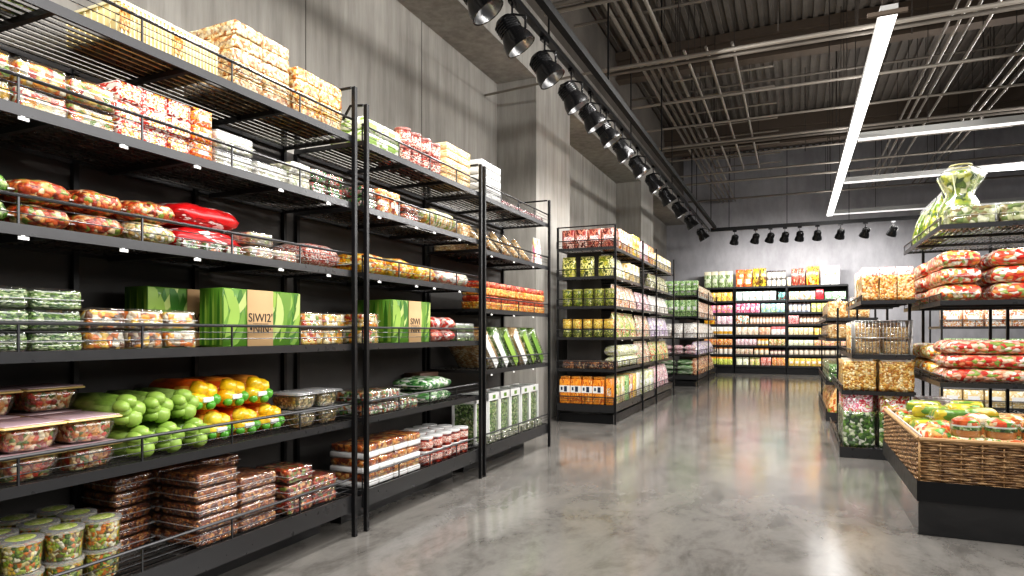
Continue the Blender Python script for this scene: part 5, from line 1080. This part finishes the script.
row('big clear bag of golden chips', 'chips_bag', 'chips', WEx('third'), [chipbag(.2, .3, .31, F_CHIPS, s) for s in (1, 2)], .59, .325, 2, .67, .2, rows=3, ddx=.25, fx=7.29, face='y-')
put(wirebasket(.42, .5, .34), 'wire_basket', 'grey wire basket of noodle nests on the second tier of right aisle display', 'basket', (.80, 7.52, 1.0315), -PI/2)
for i, (x, y) in enumerate(((.67, 7.44), (.92, 7.44), (.67, 7.64), (.92, 7.64))):
    for k in range(2):
        put(clam(.17, .22, .14, F_NOODLE, i), 'noodle_pack', f'pack of noodle nests inside the wire basket, {layword(k, 2)}, {("front left", "front right", "back left", "back right")[i]}', 'noodles', (x, y, 1.0395+k*.142), -PI/2, 'noodle packs inside the wire basket')
row('pack of golden crackers with pink top', 'cracker_bag', 'crackers', WEx('top'), [[('pack', lump(F_CRISP2, .2, .148, .25, .008, 16, .1, 0, s, 7), []), ('printed_top', pouch(F_WHT, .18, .145, .085, s), [])] for s in (1, 2)], .685, .154, 3, 1.57, .2, rows=3, ddx=.25, fx=7.28, face='y-')
for o in [o for o in bpy.data.objects if o.name.startswith('printed_top') and o.parent and o.parent.name.startswith('cracker_bag')]: o.location.z = .251
row('white lidded cracker box', 'cracker_box', 'box', WEx('top')+', rear', carton(.2, .2, .34, pA['wt'], pA['cr'], .7, .4), .72, .22, 2, 1.57, .2, fx=8.1, face='y-')
row('pale bag of bread twists', 'bread_bag', 'bag', WEx('second')+', rear', [stand(.2, .24, .34, F_BREAD, s) for s in (1, 2)], .66, .26, 2, 1.03, .2, rows=2, ddx=.3, fx=7.95, face='y-')

# ---- farther display of loaves
GX0, GX1, GY0, GY1 = .40, 1.05, 10.15, 13.2
rack('tiered_wire_display', 'black tiered wire display of bagged loaves farther down the right aisle', 'shelf rack', GX0, GX1, GY0, GY1, [1.46, 1.17, .55, .12], [(1.03, 10.3, 1.8), (1.03, 13, 1.8), (.45, 13.1, 1.46), (.75, 13.1, 1.8)], ('x-', 'y-'), ('x-',), 1.8, last_lip=.11, railh=.05)
def WG(s): return f'loaf display {s} tier'
row('clear bag holding a bread loaf', 'loaf_bag', 'bread', WG('top'), [[('loaf', lump(F_BREAD, .26, .2, .24, .015, 9, .3, 0, s, 6), []), ('film', pouch(FILM, .27, .205, .3, s), [])] for s in (1, 2)], 10.32, .26, 8, 1.46, .26, fx=.43, face='x-')
row('round brown loaf', 'loaf', 'bread', WG('second'), [[('loaf', lump(F_BREAD, .3, .26, .2, .015, 9, .4, 0, s, 6), []), ('film', rbox(FILM, .305, .265, .205, .05, 3), [])] for s in (3, 4)], 10.34, .3, 8, 1.17, .3, fx=.43, face='x-')
row('green salad tub', 'salad_tub', 'salad tub', WG('third'), [clam(.28, .26, .13, F_GREEN2, s) for s in (1, 2)], 10.32, .28, 8, .55, .28, dz=.132, layers=2, fx=.43, face='x-')
row('orange and tan bag of crisps', 'crisp_bag', 'bag', WG('bottom'), [stand(.22, .26, .36, P('orange_tan', '#e0a45a', ['#f2d09a', '#c8642c', '#8aa84a'], 4.), s) for s in (1, 2)], 10.32, .28, 8, .12, .22, fx=.43, face='x-')
row('tan bag of crisps facing the entrance', 'crisp_bag', 'bag', WG('bottom'), stand(.2, .25, .36, F_CHIPS, 3), .78, .27, 1, .12, .2, fx=10.18, face='y-')
row('wrapped loaf facing the entrance', 'loaf_bag', 'bread', WG('top'), [[('loaf', lump(F_BREAD, .2, .25, .24, .015, 9, .3, 0, 7, 6), []), ('film', pouch(FILM, .21, .255, .3, 7), [])]], .83, .27, 1, 1.46, .2, fx=10.18, face='y-')
# ---- island seen through the gaps of the right racks
rack('wire_gondola_rack', 'black wire island rack seen through the gaps of the right displays', 'shelf rack', 2.1, 4.4, 12.0, 13.0, [1.35, .9, .45, .1], [(2.12, 12.02, 1.7), (4.38, 12.02, 1.7), (2.12, 12.98, 1.7), (4.38, 12.98, 1.7)], ('x-', 'y-'), ('y-',), 1.7, rod='x', last_lip=.09)
for s, z, m, l in (('top', 1.35, 'wo', 'cream'), ('second', .9, 'gr', 'green'), ('third', .45, 'rw', 'red'), ('bottom', .1, 'cr', 'pale')):
    row(f'{l} carton', 'island_carton', 'carton', f'{s} shelf of the island beyond right racks', carton(.26, .25, .26, pA[m], WHITE, .6, .3), 2.26, .28, 8, z, .26, fx=12.03, face='y-')
# ------------------------------------------------------------------ check the wording
seen = {}
for l, g in LABELS: seen.setdefault(l, []).append(g)
for l, gs in seen.items():
    n = len(l.split())
    if n > 16 or n < 4: print('LABELLEN', n, l)
    if len(gs) > 1: print('LABELDUP', len(gs), l)
print('THINGS', len(LABELS))
